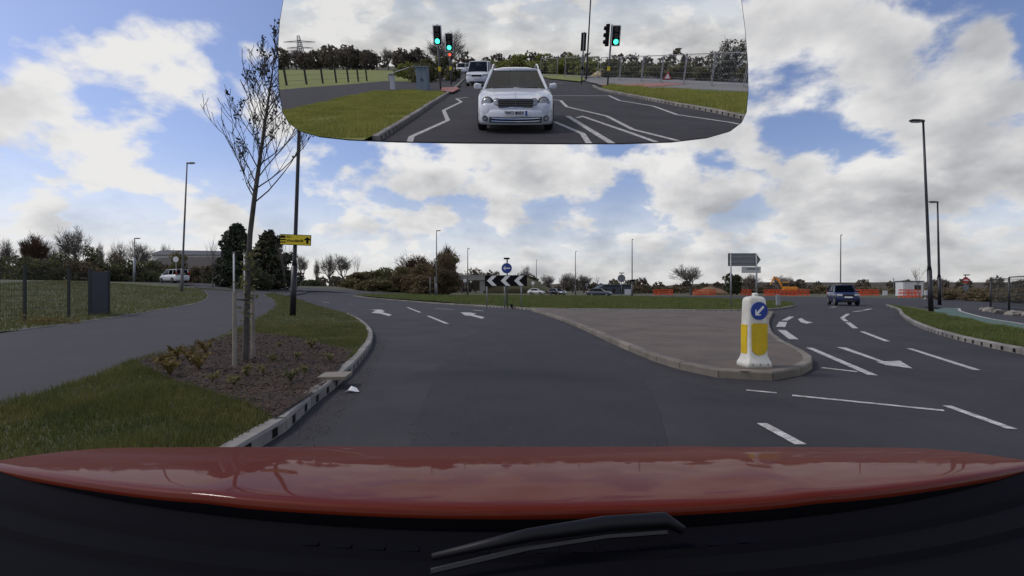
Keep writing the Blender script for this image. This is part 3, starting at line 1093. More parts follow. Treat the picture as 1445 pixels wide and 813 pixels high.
# --- the young street tree in the mulch bed
def young_tree():
    rng = random.Random(77)
    b = G(346, 511, 0.13)
    Y = b.y
    o = thing('young_tree', 'young staked street tree with bare upswept branches in the mulch bed', 'tree', b)
    P = lambda px, py, dy=0.0: Vector((at(px, py, Y + dy).x - b.x, dy, at(px, py, Y).z - b.z))
    trunk_px = [(346, 511), (348, 440), (350, 380), (353, 330), (359, 280), (366, 230), (373, 180), (379, 140), (384, 105), (387, 75)]
    pts = [P(*p) for p in trunk_px]
    pts[0].z = -0.06
    rad = [0.052, 0.044, 0.041, 0.038, 0.036, 0.030, 0.024, 0.017, 0.011, 0.005]
    mb = MB()
    mb.tube(pts, rad, 9, False)
    mb.build('trunk', BARK, o, smooth=True)
    cr, bd = MB(), MB()

    def bud(p, d, s):
        a = d.orthogonal().normalized() * s * 0.4
        bd.face([p - d * s * .3, p + a, p + d * s, p - a])
        c = d.cross(a).normalized() * s * 0.4
        bd.face([p - d * s * .3, p + c, p + d * s, p - c])

    def branch(p, d, L, r, lev):
        n = 5 if lev == 0 else 4
        q = p.copy()
        dd = d.copy()
        pts = [q.copy()]
        rd = [r]
        for k in range(n):
            dd = (dd + Vector((rng.uniform(-1, 1), rng.uniform(-1, 1), 0)) * 0.13 + Vector((0, 0, 0.13))).normalized()
            q = q + dd * (L / n)
            pts.append(q.copy())
            rd.append(max(0.0032, r * (1 - 0.8 * (k + 1) / n)))
        cr.tube(pts, rd, 4 if lev else 5, False)
        if lev < 2:
            kids = rng.randint(5, 8) if lev == 0 else rng.randint(2, 4)
            for c in range(kids):
                i = rng.randint(1, n - 1)
                sd_ = Vector((rng.uniform(-1, 1), rng.uniform(-1, 1), rng.uniform(0, .5))).normalized()
                nd = (dd * 0.7 + sd_ * 0.65).normalized()
                branch(pts[i].lerp(pts[i + 1], rng.random()), nd, L * rng.uniform(0.32, 0.55), max(0.004, r * 0.5), lev + 1)
        if rng.random() < (0.10 if lev else .2):
            for c in range(rng.randint(3, 8)):
                i = rng.randint(max(1, n - 2), n)
                bud(pts[i] + Vector((rng.uniform(-.04, .04), rng.uniform(-.04, .04), rng.uniform(-.06, .06))),
                    Vector((rng.uniform(-1, 1), rng.uniform(-1, 1), rng.uniform(-.2, 1))).normalized(), rng.uniform(0.025, 0.05))
    K = len(pts) - 1
    nb = 36
    for k in range(nb):
        t = 0.43 + 0.54 * k / nb
        f = t * K
        i = min(int(f), K - 1)
        p = pts[i].lerp(pts[i + 1], f - i)
        a = k * 2.4 + rng.uniform(-.5, .5)
        L = 0.98 * (1 - (t - 0.43) / 0.60) ** 0.7 + 0.14
        L *= 1.0 + 0.34 * math.cos(a)
        d = Vector((math.cos(a) + .12, math.sin(a), rng.uniform(0.7, 1.3))).normalized()
        branch(p, d, L, 0.015 * (1.25 - t), 0)
    cr.build('crown', BARK, o)
    bd.build('buds', BUD, o)['kind'] = 'stuff'
    # sprouts low on the trunk
    sp = MB()
    for k in range(170):
        f = rng.uniform(0.9, 2.6)
        i = int(f)
        p = pts[i].lerp(pts[min(i + 1, K)], f - i) + Vector((rng.gauss(0, .065), rng.gauss(0, .065), rng.gauss(0, .05)))
        d = Vector((rng.uniform(-1, 1), rng.uniform(-1, 1), rng.uniform(-.3, 1))).normalized()
        s = rng.uniform(.02, .055)
        a = d.orthogonal().normalized() * s * .5
        sp.face([p - d * s, p + a, p + d * s, p - a])
    sp.build('sprouts', LEAFO, o)['kind'] = 'stuff'
    # stakes and tie
    for px, py, top in ((331, 519, 412), (357, 508, 414)):
        g = G(px, py, 0.13)
        hh = px_h(top, g.y, g.z)
        mb = MB()
        mb.tube([(g.x, g.y, g.z - 0.08), (g.x, g.y, g.z + hh - 0.02), (g.x, g.y, g.z + hh)], [0.032, 0.030, 0.026], 10)
        st = mb.build('stake', STAKE, None, smooth=False)
        tag(st, 'round timber stake left of the young tree, tied to its trunk' if px < 340 else 'round timber stake right of the young tree, tied to its trunk', 'stake')
    mb = MB()
    g1 = G(331, 519, .13)
    g2 = G(357, 508, .13)
    zt = b.z + 1.02
    mb.tube([(g1.x, g1.y, zt), (b.x + .02, b.y - 0.06, zt - .02), (g2.x, g2.y, zt)], 0.014, 6)
    tag(mb.build('tree_tie', TRIM), 'black rubber tie joining the tree trunk to its stakes', 'tie')


young_tree()

# mulch weeds
rngp = random.Random(5)


def weed(px, py, n, hgt, m, label, group):
    g = G(px, py, 0.14)
    mb = MB()
    for k in range(n):
        a = rngp.uniform(0, 6.28)
        L = hgt * rngp.uniform(.5, 1.1)
        tip = Vector((math.cos(a) * L * rngp.uniform(.2, .8), math.sin(a) * L * .7, L))
        s = Vector((-math.sin(a), math.cos(a), 0)) * 0.014
        mid = tip * 0.55 + Vector((0, 0, .03))
        mb.face([-s * .5, s * .5, mid + s * .8, mid - s * .8])
        mb.face([mid - s * .8, mid + s * .8, tip])
        for q in range(3):
            c = mid.lerp(tip, rngp.random()) + Vector((rngp.gauss(0, .012), rngp.gauss(0, .012), rngp.gauss(0, .01)))
            u = Vector((rngp.uniform(-1, 1), rngp.uniform(-1, 1), rngp.uniform(-.3, 1))).normalized() * rngp.uniform(.02, .04)
            w = u.orthogonal().normalized() * u.length * .5
            mb.face([c - u, c + w, c + u, c - w])
    me = mb.mesh('weed', m)
    o = link('weed', me, None, g)
    tag(o, label, 'plant', group)


for px, py in ((232, 520), (250, 507), (268, 512), (240, 530), (290, 498), (280, 522)):
    weed(px, py, 26, 0.24, STRAW, 'straw yellow weed tuft beside the path edge of the mulch bed', 'yellow weeds in the mulch bed')
for px, py in ((395, 490), (420, 505), (440, 492), (372, 530), (330, 545), (410, 540), (465, 510), (300, 540), (385, 512), (348, 532), (430, 528)):
    weed(px, py, rngp.randint(8, 26), rngp.uniform(.07, .17), LEAFO, 'small olive green weed growing through the bark mulch', 'green weeds in the mulch bed')

# bark chips
rc = np.random.default_rng(9)
q = poly_area_sample(bed_poly, 16000, rc)
zb = np.array([0.14 + vz(x, y) for x, y in q])
n = len(q)
a = rc.uniform(0, 6.28, n)
ti = rc.uniform(-.5, .5, n)
s1 = rc.uniform(.006, .024, n)
s2 = s1 * rc.uniform(.3, .7, n)
v = np.zeros((n, 4, 3))
for k, (u, w) in enumerate(((-1, -1), (1, -1), (1, 1), (-1, 1))):
    v[:, k, 0] = q[:, 0] + np.cos(a) * s1 * u - np.sin(a) * s2 * w
    v[:, k, 1] = q[:, 1] + np.sin(a) * s1 * u + np.cos(a) * s2 * w
    v[:, k, 2] = zb + .012 + ti * s1 * u + .008
CHIP = mat('bark_chips', (0.080, 0.040, 0.022), 0.9, var=1, col2=(0.030, 0.017, 0.011), vscale=25)
o = tri_soup('bark_chips', v.reshape(-1, 3), CHIP, quads=True)
tag(o, 'loose brown bark chips covering the tree bed', 'bark chips', kind='stuff')

# scrap of paper in the gutter
g = G(497, 553, 0.01)
mb = MB()
lp = [(-.09, -.02, .0), (-.03, -.05, .03), (.05, -.03, .01), (.09, .0, .0), (.04, .05, .04), (-.02, .03, .07), (-.07, .04, .01)]
for k in range(len(lp)):
    mb.face([lp[k], lp[(k + 1) % len(lp)], (0, 0, .05)])
tag(link('paper_litter', mb.mesh('paper_litter', WHITES), None, g), 'crumpled scrap of white paper in the gutter beside the drainage kerb', 'litter')

# grass blades
def in_bed(x, y):
    ins_ = np.zeros(len(x), bool)
    for (xi, yi), (xj, yj) in zip(bed_poly, bed_poly[1:] + bed_poly[:1]):
        ins_ ^= ((yi > y) != (yj > y)) & (x < (xj - xi) * (y - yi) / (yj - yi + 1e-12) + xi)
    return ins_


near_w = lambda x, y: np.clip(1.3 - y / 16.0, 0.18, 1.0) * (1.0 - 0.93 * in_bed(x, y))
vp2 = [p for p in verge_poly if p[1] > -0.5] + [(-5.0, -0.5)]
grass('grass_verge_blades', vp2, 110000, 0.085, 0.0055, BLADE, 21, 0.115, vz, near_w, 'rough green grass on the verge beside the drainage kerb')
bk2 = [(p.x, p.y) for p in reversed(path_left[1:])] + [(-30, 34), (-26, 40), (-22, 42)]
grass('grass_bank_blades', bank_poly[:9] + [(-26, 50), (-46, 50), (-34, 16)], 60000, 0.14, 0.012, BLADE, 22, 0.115, None, None, 'longer grass on the bank beyond the path')
grass('grass_right_blades', rv_poly[:-4], 50000, 0.10, 0.008, BLADE2, 23, 0.115, rvz, lambda x, y: np.clip(1.2 - np.abs(y - 18) / 30, .1, 1) * (y > 6), 'dark green grass on the verge beside the green cycle track')
grass('roundabout_grass', ri_poly, 90000, 0.16, 0.022, BLADE2, 24, 0.115, riz, lambda x, y: np.clip(1.6 - y / 60.0, .2, 1), 'mown green grass covering the roundabout island')

# ------------------------------------------------------------------ lamp posts
def lamp(px, Y, top_py, label, arm=1, m=GREYP, r=0.075, lean=0.0, lower=None, group=None, low_h=2.2, basez=0.0, head=0.75):
    g = gz(px, Y)
    g.z += basez
    H = px_h(top_py, Y, g.z)
    o = thing('street_lamp', label, 'street lamp', g, 0, group)
    lx = math.tan(R_(lean)) * H
    mb = MB()
    mb.tube([(0, 0, -0.1), (lx * low_h / H, 0, low_h)], [r * 1.5, r * 1.45], 10)
    mb.build('base_column', lower or m, o, smooth=True)
    mb = MB()
    mb.tube([(lx * low_h / H, 0, low_h - .02), (lx * (low_h + .25) / H, 0, low_h + .25), (lx * .6, 0, H * .6), (lx, 0, H)], [r * 1.4, r, r * .85, r * .62], 10)
    mb.build('pole', m, o, smooth=True)
    if arm:
        mb = MB()
        rings = []
        for t, w, t2 in ((0, .06, .06), (.12, .09, .07), (.5, .15, .06), (.9, .14, .045), (1.0, .08, .03)):
            x = lx + arm * (t * head - .05)
            z = H + 0.02 + t * .05
            rings.append([(x, -w, z - t2 / 2), (x, w, z - t2 / 2), (x, w * .8, z + t2), (x, -w * .8, z + t2)])
        mb.loft(rings)
        hd = mb.build('lantern', m, o, fixn=True)
        mb = MB()
        mb.box((lx + arm * head * .5, 0, H - 0.013), (head * .6, .2, .02))
        mb.build('lens', LAMPG, hd)
    return o


A = G(413, 446, .12)
lampA = lamp(413, A.y, 8, 'tall black lamp post carrying the yellow direction sign on the grass verge', 1, BLACKP, 0.085, 2.0, basez=.12)
lamp(256, 44, 231, 'slim dark lamp post rising behind the white people carrier', 1, GREYP, .085, 2.5, group=None)
lamp(189, 62, 337, 'short lamp post with a pale lower half on the grass bank', 1, GREYP, .085, 1.0, lower=GALV, low_h=3.2)
lamp(616, 80, 326, 'lamp post standing in front of the rusty brown thicket', 1, GREYP, .10, 0)
lamp(660, 104, 351, 'lamp post in front of the concrete overbridge', .6, GREYP, .11, 0)
lamp(757, 165, 367, 'small far lamp post behind the embankment shrubs, beside the chevron board', .5, GREYP, .13, 0)
lamp(812, 118, 355, 'lamp post beyond the dark saloon cars', .6, GREYP, .11, 0)
lampH = lamp(892, 90, 338, 'lamp post with a small plate beside the blue grey shed', .3, GREYP, .11, 0)
lamp(1186, 84, 332, 'lamp post behind the dark blue four by four', .35, GREYP, .10, .3)
lamp(1261, 230, 393, 'tiny distant lamp post above the far hedges', -.5, GREYP, .2, 0, head=1.4)
lamp(1314, 25.8, 172, 'tall dark lamp post on the right hand grass verge', -1, BLACKP, .075, -2.4, basez=.1)
lamp(1326, 40, 286, 'dark lamp post beside the green cycle track behind the taller one', -1, BLACKP, .085, -1.2, basez=.08)
mb = MB()
mb.box((0, -.16, px_h(396, 90)), (.85, .06, .35))
mb.build('small_plate', BLACKS, lampH)


# ------------------------------------------------------------------ text
def text_mesh(s, size, m, parent, loc, rot, name='lettering', ext=0.0006, align='CENTER', scale_x=1.0, bold=0.0):
    cu = bpy.data.curves.new(name, 'FONT')
    cu.body = s
    cu.size = size
    cu.align_x = align
    cu.align_y = 'CENTER'
    cu.extrude = ext
    cu.offset = bold
    tmp = bpy.data.objects.new('tmp', cu)
    C.objects.link(tmp)
    dg = bpy.context.evaluated_depsgraph_get()
    me = bpy.data.meshes.new_from_object(tmp.evaluated_get(dg))
    bpy.data.objects.remove(tmp)
    me.materials.clear()
    me.materials.append(m)
    o = link(name, me, parent, loc, rot)
    o.scale = (scale_x, 1, 1)
    return o


XV, YV, ZV = Vector((1, 0, 0)), Vector((0, 1, 0)), Vector((0, 0, 1))


def plate(name, w, hgt, c, m, parent, thick=0.012, rot=0.0):
    mb = MB()
    mb.box((0, 0, 0), (w, thick, hgt))
    o = mb.build(name, m, parent)
    o.location = c
    o.rotation_euler = (0, rot, 0)
    return o


def flat_shape(name, pts, c, m, parent, thick=0.004, sc=1.0):
    """outline in x,z facing the camera side (-y)"""
    mb = MB()
    mb.prism((Vector((0, 0, 0)), [(x * sc, z * sc) for x, z in pts]), XV, ZV, YV * thick)
    o = mb.build(name, m, parent, fixn=True)
    bm = bmesh.new(); bm.from_mesh(o.data)
    bmesh.ops.triangulate(bm, faces=bm.faces[:], ngon_method='EAR_CLIP')
    bmesh.ops.recalc_face_normals(bm, faces=bm.faces)
    bm.to_mesh(o.data); bm.free()
    o.location = c
    return o


def disc(name, r, c, m, parent, thick=0.01, n=28):
    return flat_shape(name, [(math.cos(2 * math.pi * k / n) * r, math.sin(2 * math.pi * k / n) * r) for k in range(n)], c, m, parent, thick)


ARROW = [(-1, 0), (-.38, .62), (-.38, .36), (-.56, .20), (1, .20), (1, -.20), (-.56, -.20), (-.38, -.36), (-.38, -.62)]
ARROW = [(-1.0, 0.0), (-0.45, 0.55), (-0.22, 0.55), (-0.56, 0.17), (0.95, 0.17), (0.95, -0.17), (-0.56, -0.17), (-0.22, -0.55), (-0.45, -0.55)]


def yellow_sign():
    Y = A.y - 0.16
    c = at(417, 338.6, Y)
    s = Y / FP
    o = thing('direction_sign', 'yellow direction sign with black lettering and ahead arrow clamped to the black lamp post', 'sign', c)
    w, hh = 44 * s, 15.0 * s
    ry = R_(2.3)
    plate('board', w, hh, (0, 0, 0), BLACKS, o, .02, ry)
    plate('face', w * .965, hh * .90, (0, -.0125, 0), YELS, o, .004, ry)
    up = lambda x, z: (x * w, -.0165, z * hh - x * w * math.tan(ry))
    r = (R_(90), 0, 0)
    text_mesh('The', hh * .32, BLACKS, o, up(-.29, .24), r, 'lettering', align='LEFT', bold=.004)
    text_mesh('Woodlands', hh * .36, BLACKS, o, up(-.29, -.12), r, 'lettering', align='LEFT', bold=.005, scale_x=.95)
    flat_shape('arrow', [(-.18, -.5), (.18, -.5), (.18, .05), (.52, .0), (.52, .12), (0, .52), (-.52, .12), (-.52, .0), (-.18, .05)], up(.385, -.02), BLACKS, o, .003, hh * .62)
    flat_shape('house_symbol', [(-.45, .10), (-.45, .34), (-.2, .5), (.2, .5), (.45, .34), (.45, .10)], up(-.40, .08), BLACKS, o, .003, hh * .62)
    flat_shape('house_symbol', [(-.42, -.62), (-.42, -.45), (.42, -.45), (.42, -.62)], up(-.40, .08), BLACKS, o, .003, hh * .62)
    flat_shape('house_symbol', [(-.42, -.25), (-.42, -.05), (.42, -.05), (.42, -.25)], up(-.40, .08), BLACKS, o, .003, hh * .62)


yellow_sign()


def post(parent, x, y, z0, z1, r=0.04, m=GALV, name='post'):
    mb = MB()
    mb.tube([(x, y, z0), (x, y, z1)], r, 8)
    return mb.build(name, m, parent, smooth=True)


# chevron board with the turn-left disc
gc = G(714, 433.5, .115)
Yc = gc.y
sc = Yc / FP
o = thing('chevron_board', 'black chevron board with three white left chevrons on grey posts', 'sign', (gc.x, Yc, gc.z - .02))
zt, zb = px_h(388, Yc, gc.z), px_h(403.5, Yc, gc.z)
bw = 59.5 * sc
plate('board', bw, zt - zb, (0, 0, (zt + zb) / 2), BLACKS, o, .03)
ch = (zt - zb)
for dx in (-.452, -.126, .194):
    hw = ch * .46
    flat_shape('chevron', [(0, 0), (hw * 1.05, hw), (hw * 1.95, hw), (hw * .95, 0), (hw * 1.95, -hw), (hw * 1.05, -hw)], (dx * bw, -.022, (zt + zb) / 2), WHITES, o, .006)
for px in (687, 712, 735.5):
    x = (px - 714) * sc
    post(o, x, .05, -.05, zt - .03 if px != 712 else zt - .02, .04)
sg = thing('turn_left_sign', 'round blue sign with white left arrow above the chevron board', 'sign', (gc.x, Yc + .16, gc.z - .02))
zc = px_h(378, Yc, gc.z)
rr = 7.6 * sc
xs = (715 - 714) * sc
post(sg, xs + .03, .07, -.05, zc + rr + .32, .045, GREYP)
disc('face', rr, (xs, 0, zc), WHITES, sg, .012)
disc('blue_disc', rr * .93, (xs, -.007, zc), BLUES, sg, .006)
flat_shape('arrow', ARROW, (xs, -.013, zc), WHITES, sg, .005, rr * .68)
mb = MB()
mb.box((xs, -.1, zc + rr + .28), (rr * 1.1, .34, .10))
mb.build('lamp_hood', BLACKS, sg, bevel=.02)
mb = MB()
mb.tube([(xs + .32, .0, -.02), (xs + .32, .0, .22)], .08, 8)
mb.build('foot_box', BLACKS, sg)


# big direction sign seen from behind and the plate below it
Yd = 31.5
gd = gz(1050, Yd)
s = Yd / FP
o = thing('direction_sign', 'large arrow ended direction sign seen from its grey back on two posts', 'sign', (gd.x, Yd, .1))
zt, zb = px_h(357.5, Yd, .1), px_h(375.5, Yd, .1)
X = lambda px: (px - 1050) * s
hm = (zt + zb) / 2
flat_shape('board', [(X(1027.5), zb), (X(1027.5), zt), (X(1067), zt), (X(1073.5), hm), (X(1067), zb)], (0, 0, 0), BLACKS, o, .02)
i = .6 * s
flat_shape('board_back', [(X(1028.3), zb + i), (X(1028.3), zt - i * 1.6), (X(1066.6), zt - i * 1.6), (X(1072.4), hm), (X(1066.6), zb + i)], (0, -.009, 0), SIGNBK, o, .006)
for z in (zb + .25, zt - .25):
    mb = MB(); mb.box((X(1048), -.03, z), (X(1066) - X(1029), .035, .05)); mb.build('rail', GALV, o)
for px in (1030.5, 1066.5):
    post(o, X(px), -.09, -.1, zt - .05, .05)
Ye = 44.0
o = thing('direction_sign', 'white plate with a black line on a single post behind the arrow ended sign', 'sign', (gz(1060, Ye).x, Ye, 0))
s = Ye / FP
plate('board', 27 * s, 9 * s, (0, 0, px_h(380.8, Ye)), mat('sign_off_white', (.5, .5, .48), .6), o, .02)
plate('bar', 17 * s, 1.4 * s, (2 * s, -.013, px_h(379.6, Ye)), BLACKS, o, .006)
post(o, 8.5 * s, .06, -.1, px_h(377, Ye), .05)
o = thing('marker_post', 'pale grey post on the roundabout island behind the keep left bollard', 'post', (gz(1098, 34).x, 34, .1))
mb = MB(); mb.box((0, 0, px_h(418, 34) / 2), (.28, .14, px_h(418, 34))); mb.build('panel', GALV, o, bevel=.02)
mb = MB(); mb.box((0, 0, -.02), (.36, .24, .12)); mb.build('foot', BLACKS, o)


# round signs
def round_sign(px, py, Y, r, label, face, base=0.0, front=True, second=None, hood=True, name='round_sign', sy=1.0):
    g = gz(px, Y)
    o = thing(name, label, 'sign', g)
    z = px_h(py, Y, g.z)
    post(o, 0, .07, -.1, z + r + (.25 if hood else 0), .05)
    d = disc('rim', r, (0, 0, z), face[0], o, .012)
    disc('face', r * .86, (0, -.007, z), face[1], o, .006)
    if len(face) > 2:
        mb = MB(); mb.box((0, -.012, z), (r * 1.35, .006, r * .36)); mb.build('bar', face[2], o)
    if second:
        disc('rim', r, (0, 0, z - 2.2 * r), second[0], o, .012)
        disc('face', r * .86, (0, -.007, z - 2.2 * r), second[1], o, .006)
    if hood:
        mb = MB(); mb.box((0, -.1, z + r + .24), (r * 1.2, .34, .12)); mb.build('lamp_hood', BLACKS, o)
    return o


round_sign(877, 393, 78, .62, 'round grey backed sign with lamp hood beside the parked dark saloon', (GREYP, SIGNBK))
round_sign(828, 402, 115, .5, 'small round dark sign beyond the roundabout between the dark cars', (BLACKS, SIGNBK), hood=False)
round_sign(1363, 395.5, 62, .42, 'red no entry sign over a round grey sign on one post', (REDS, REDS, WHITES), second=(GREYP, SIGNBK))
round_sign(656, 396, 98, .42, 'small white round sign with black diagonal in front of the overbridge', (GREYP, WHITES), hood=False)
round_sign(752, 399.5, 98, .42, 'small white round sign beside the far white car', (GREYP, WHITES), hood=False)
round_sign(248, 366, 74, .5, 'round pale sign behind the white people carrier', (GREYP, WHITES), hood=False)
for px, p1, Y in ((614, 392, 74), (607, 393, 76)):
    g = gz(px, Y)
    o = thing('marker_post', 'slim grey post on the verge before the brown thicket', 'post', g, 0, 'slim grey posts before the thicket')
    post(o, 0, 0, -.1, px_h(p1, Y), .09, GREYP)
    mb = MB(); mb.box((0, 0, px_h(p1, Y)), (.3, .1, .3)); mb.build('cap', GREYP, o)
for px, p1, Y in ((330, 356, 30), (345, 357, 31)):
    g = gz(px, Y)
    o = thing('goal_post', 'slim pale post beyond the path behind the young tree', 'post', g, 0, 'slim pale posts behind the young tree')
    post(o, 0, 0, -.1, px_h(p1, Y, g.z), .05, WALLW)
    mb = MB(); mb.box((0, 0, px_h(p1, Y, g.z)), (.14, .14, .08)); mb.build('cap', GREYP, o)

# ------------------------------------------------------------------ keep-left bollard
def bollard():
    g = G(1064, 517, .118)
    o = thing('traffic_bollard', 'white keep left bollard with blue arrow disc and yellow panels on the paved island', 'bollard', g, R_(7))
    H = 99 / FP * g.y
    W = 0.36
    D = 0.28

    def ring(z, w, d, r):
        pts = []
        for cx, cy, a0 in ((w / 2 - r, -d / 2 + r, -90), (w / 2 - r, d / 2 - r, 0), (-w / 2 + r, d / 2 - r, 90), (-w / 2 + r, -d / 2 + r, 180)):
            for k in range(4):
                a = R_(a0 + 30 * k)
                pts.append((cx + r * math.cos(a), cy + r * math.sin(a), z))
        return pts
    mb = MB()
    prof = [(0, W + .04, D + .05, .03), (.06, W + .03, D + .04, .03), (.085, W + .01, D + .02, .03), (.12, W - .01, D - .02, .04), (.17, W - .03, D - .04, .05), (.3, W - .03, D - .05, .055), (.6, W - .035, D - .06, .055), (.8, W - .04, D - .07, .06),
            (.93, W - .045, D - .085, .06), (.97, W - .065, D - .11, .06), (.99, W - .12, D - .16, .04), (1.0, W - .24, D - .24, .02)]
    mb.loft([ring(t * H, w, d, r) for t, w, d, r in prof])
    mb.build('body', BOLW, o, smooth=True)
    yf = lambda z: -(D - .06 + .0) / 2 - .004
    n = 30
    r = .134
    zc = .795 * H
    tilt = 0.0
    disc('blue_disc', r, (0.01, -.121, zc), BLUES, o, .012)
    arrow = [(x * math.cos(R_(45)) - z * math.sin(R_(45)), x * math.sin(R_(45)) + z * math.cos(R_(45))) for x, z in [(x * 1.0, z * 1.05) for x, z in ARROW]]
    flat_shape('arrow', arrow, (0.01, -.127, zc), WHITES, o, .008, r * .72)
    w = .122
    zt, zb = .615 * H, .175 * H
    pts = [(-w + .02, zt), (w - .02, zt), (w, zt - .02), (w, zb + .11)] + [(w * math.cos(R_(-a)) , zb + .11 + .11 * math.sin(R_(-a))) for a in range(15, 180, 15)] + [(-w, zb + .11), (-w, zt - .02)]
    flat_shape('yellow_panel', pts, (0.012, -.127, 0), BOLY, o, .012)
    pts2 = [(x * 1.05, z + (.006 if z > .4 * H else -.006)) for x, z in pts]
    flat_shape('panel_rim', pts2, (0.012, -.1225, 0), mat('bollard_rim', (.38, .30, .08), .5), o, .010)
    mb = MB()
    side = [(-.075, .19 * H), (.075, .19 * H), (.075, .60 * H), (-.075, .60 * H)]
    x0 = -(W - .03) / 2 - .003
    mb.prism((Vector((x0, 0, 0)), side), YV, ZV, XV * .010)
    mb.build('yellow_panel', BOLY, o, fixn=True)
    for x in (-.12, 0.0, .12):
        mb = MB(); mb.tube([(x, -D / 2 - .028, .05), (x, -D / 2 - .018, .05)], .014, 8); mb.build('bolt', GALV, o)
    mb = MB()
    mb.tube([(0.03, 0.02, H - .015), (0.03, 0.02, H + .035), (.03, .02, H + .05)], [.045, .045, .03], 12)
    mb.build('cap', BOLW, o)


bollard()


# ------------------------------------------------------------------ cars
def wheel(parent, x, y, r, w, side):
    mb = MB()
    n = 18
    rings = []
    for yy, rad in ((0, r * .62), (0, r * .93), (side * w * .12, r), (side * w * .88, r), (side * w, r * .93), (side * w, r * .66)):
        rings.append([(x + rad * math.cos(2 * math.pi * k / n), y - yy, r + rad * math.sin(2 * math.pi * k / n)) for k in range(n)])
    mb.loft(rings, False)
    t = mb.build('wheel', TYRE, parent, smooth=True, fixn=True)
    mb = MB()
    mb.mi = 0
    c = Vector((x, y - side * .012, r))
    for k in range(7):
        a = 2 * math.pi * k / 7
        p = c + Vector((math.cos(a), 0, math.sin(a))) * r * .62
        mb.tube([c, p], [r * .12, r * .09], 4)
    rg = []
    for rad, yy in ((r * .68, 0), (r * .58, .0), (r * .55, .05)):
        rg.append([(x + rad * math.cos(2 * math.pi * k / n), y - side * (.008 + yy), r + rad * math.sin(2 * math.pi * k / n)) for k in range(n)])
    mb.loft(rg, False)
    mb.build('rim', RIM, t)
    mb = MB()
    mb.loft([[(x + r * .6 * math.cos(2 * math.pi * k / n), y - side * .06, r + r * .6 * math.sin(2 * math.pi * k / n)) for k in range(n)],
             [(x + r * .6 * math.cos(2 * math.pi * k / n), y - side * .07, r + r * .6 * math.sin(2 * math.pi * k / n)) for k in range(n)]])
    mb.build('brake_drum', DKMET, t)


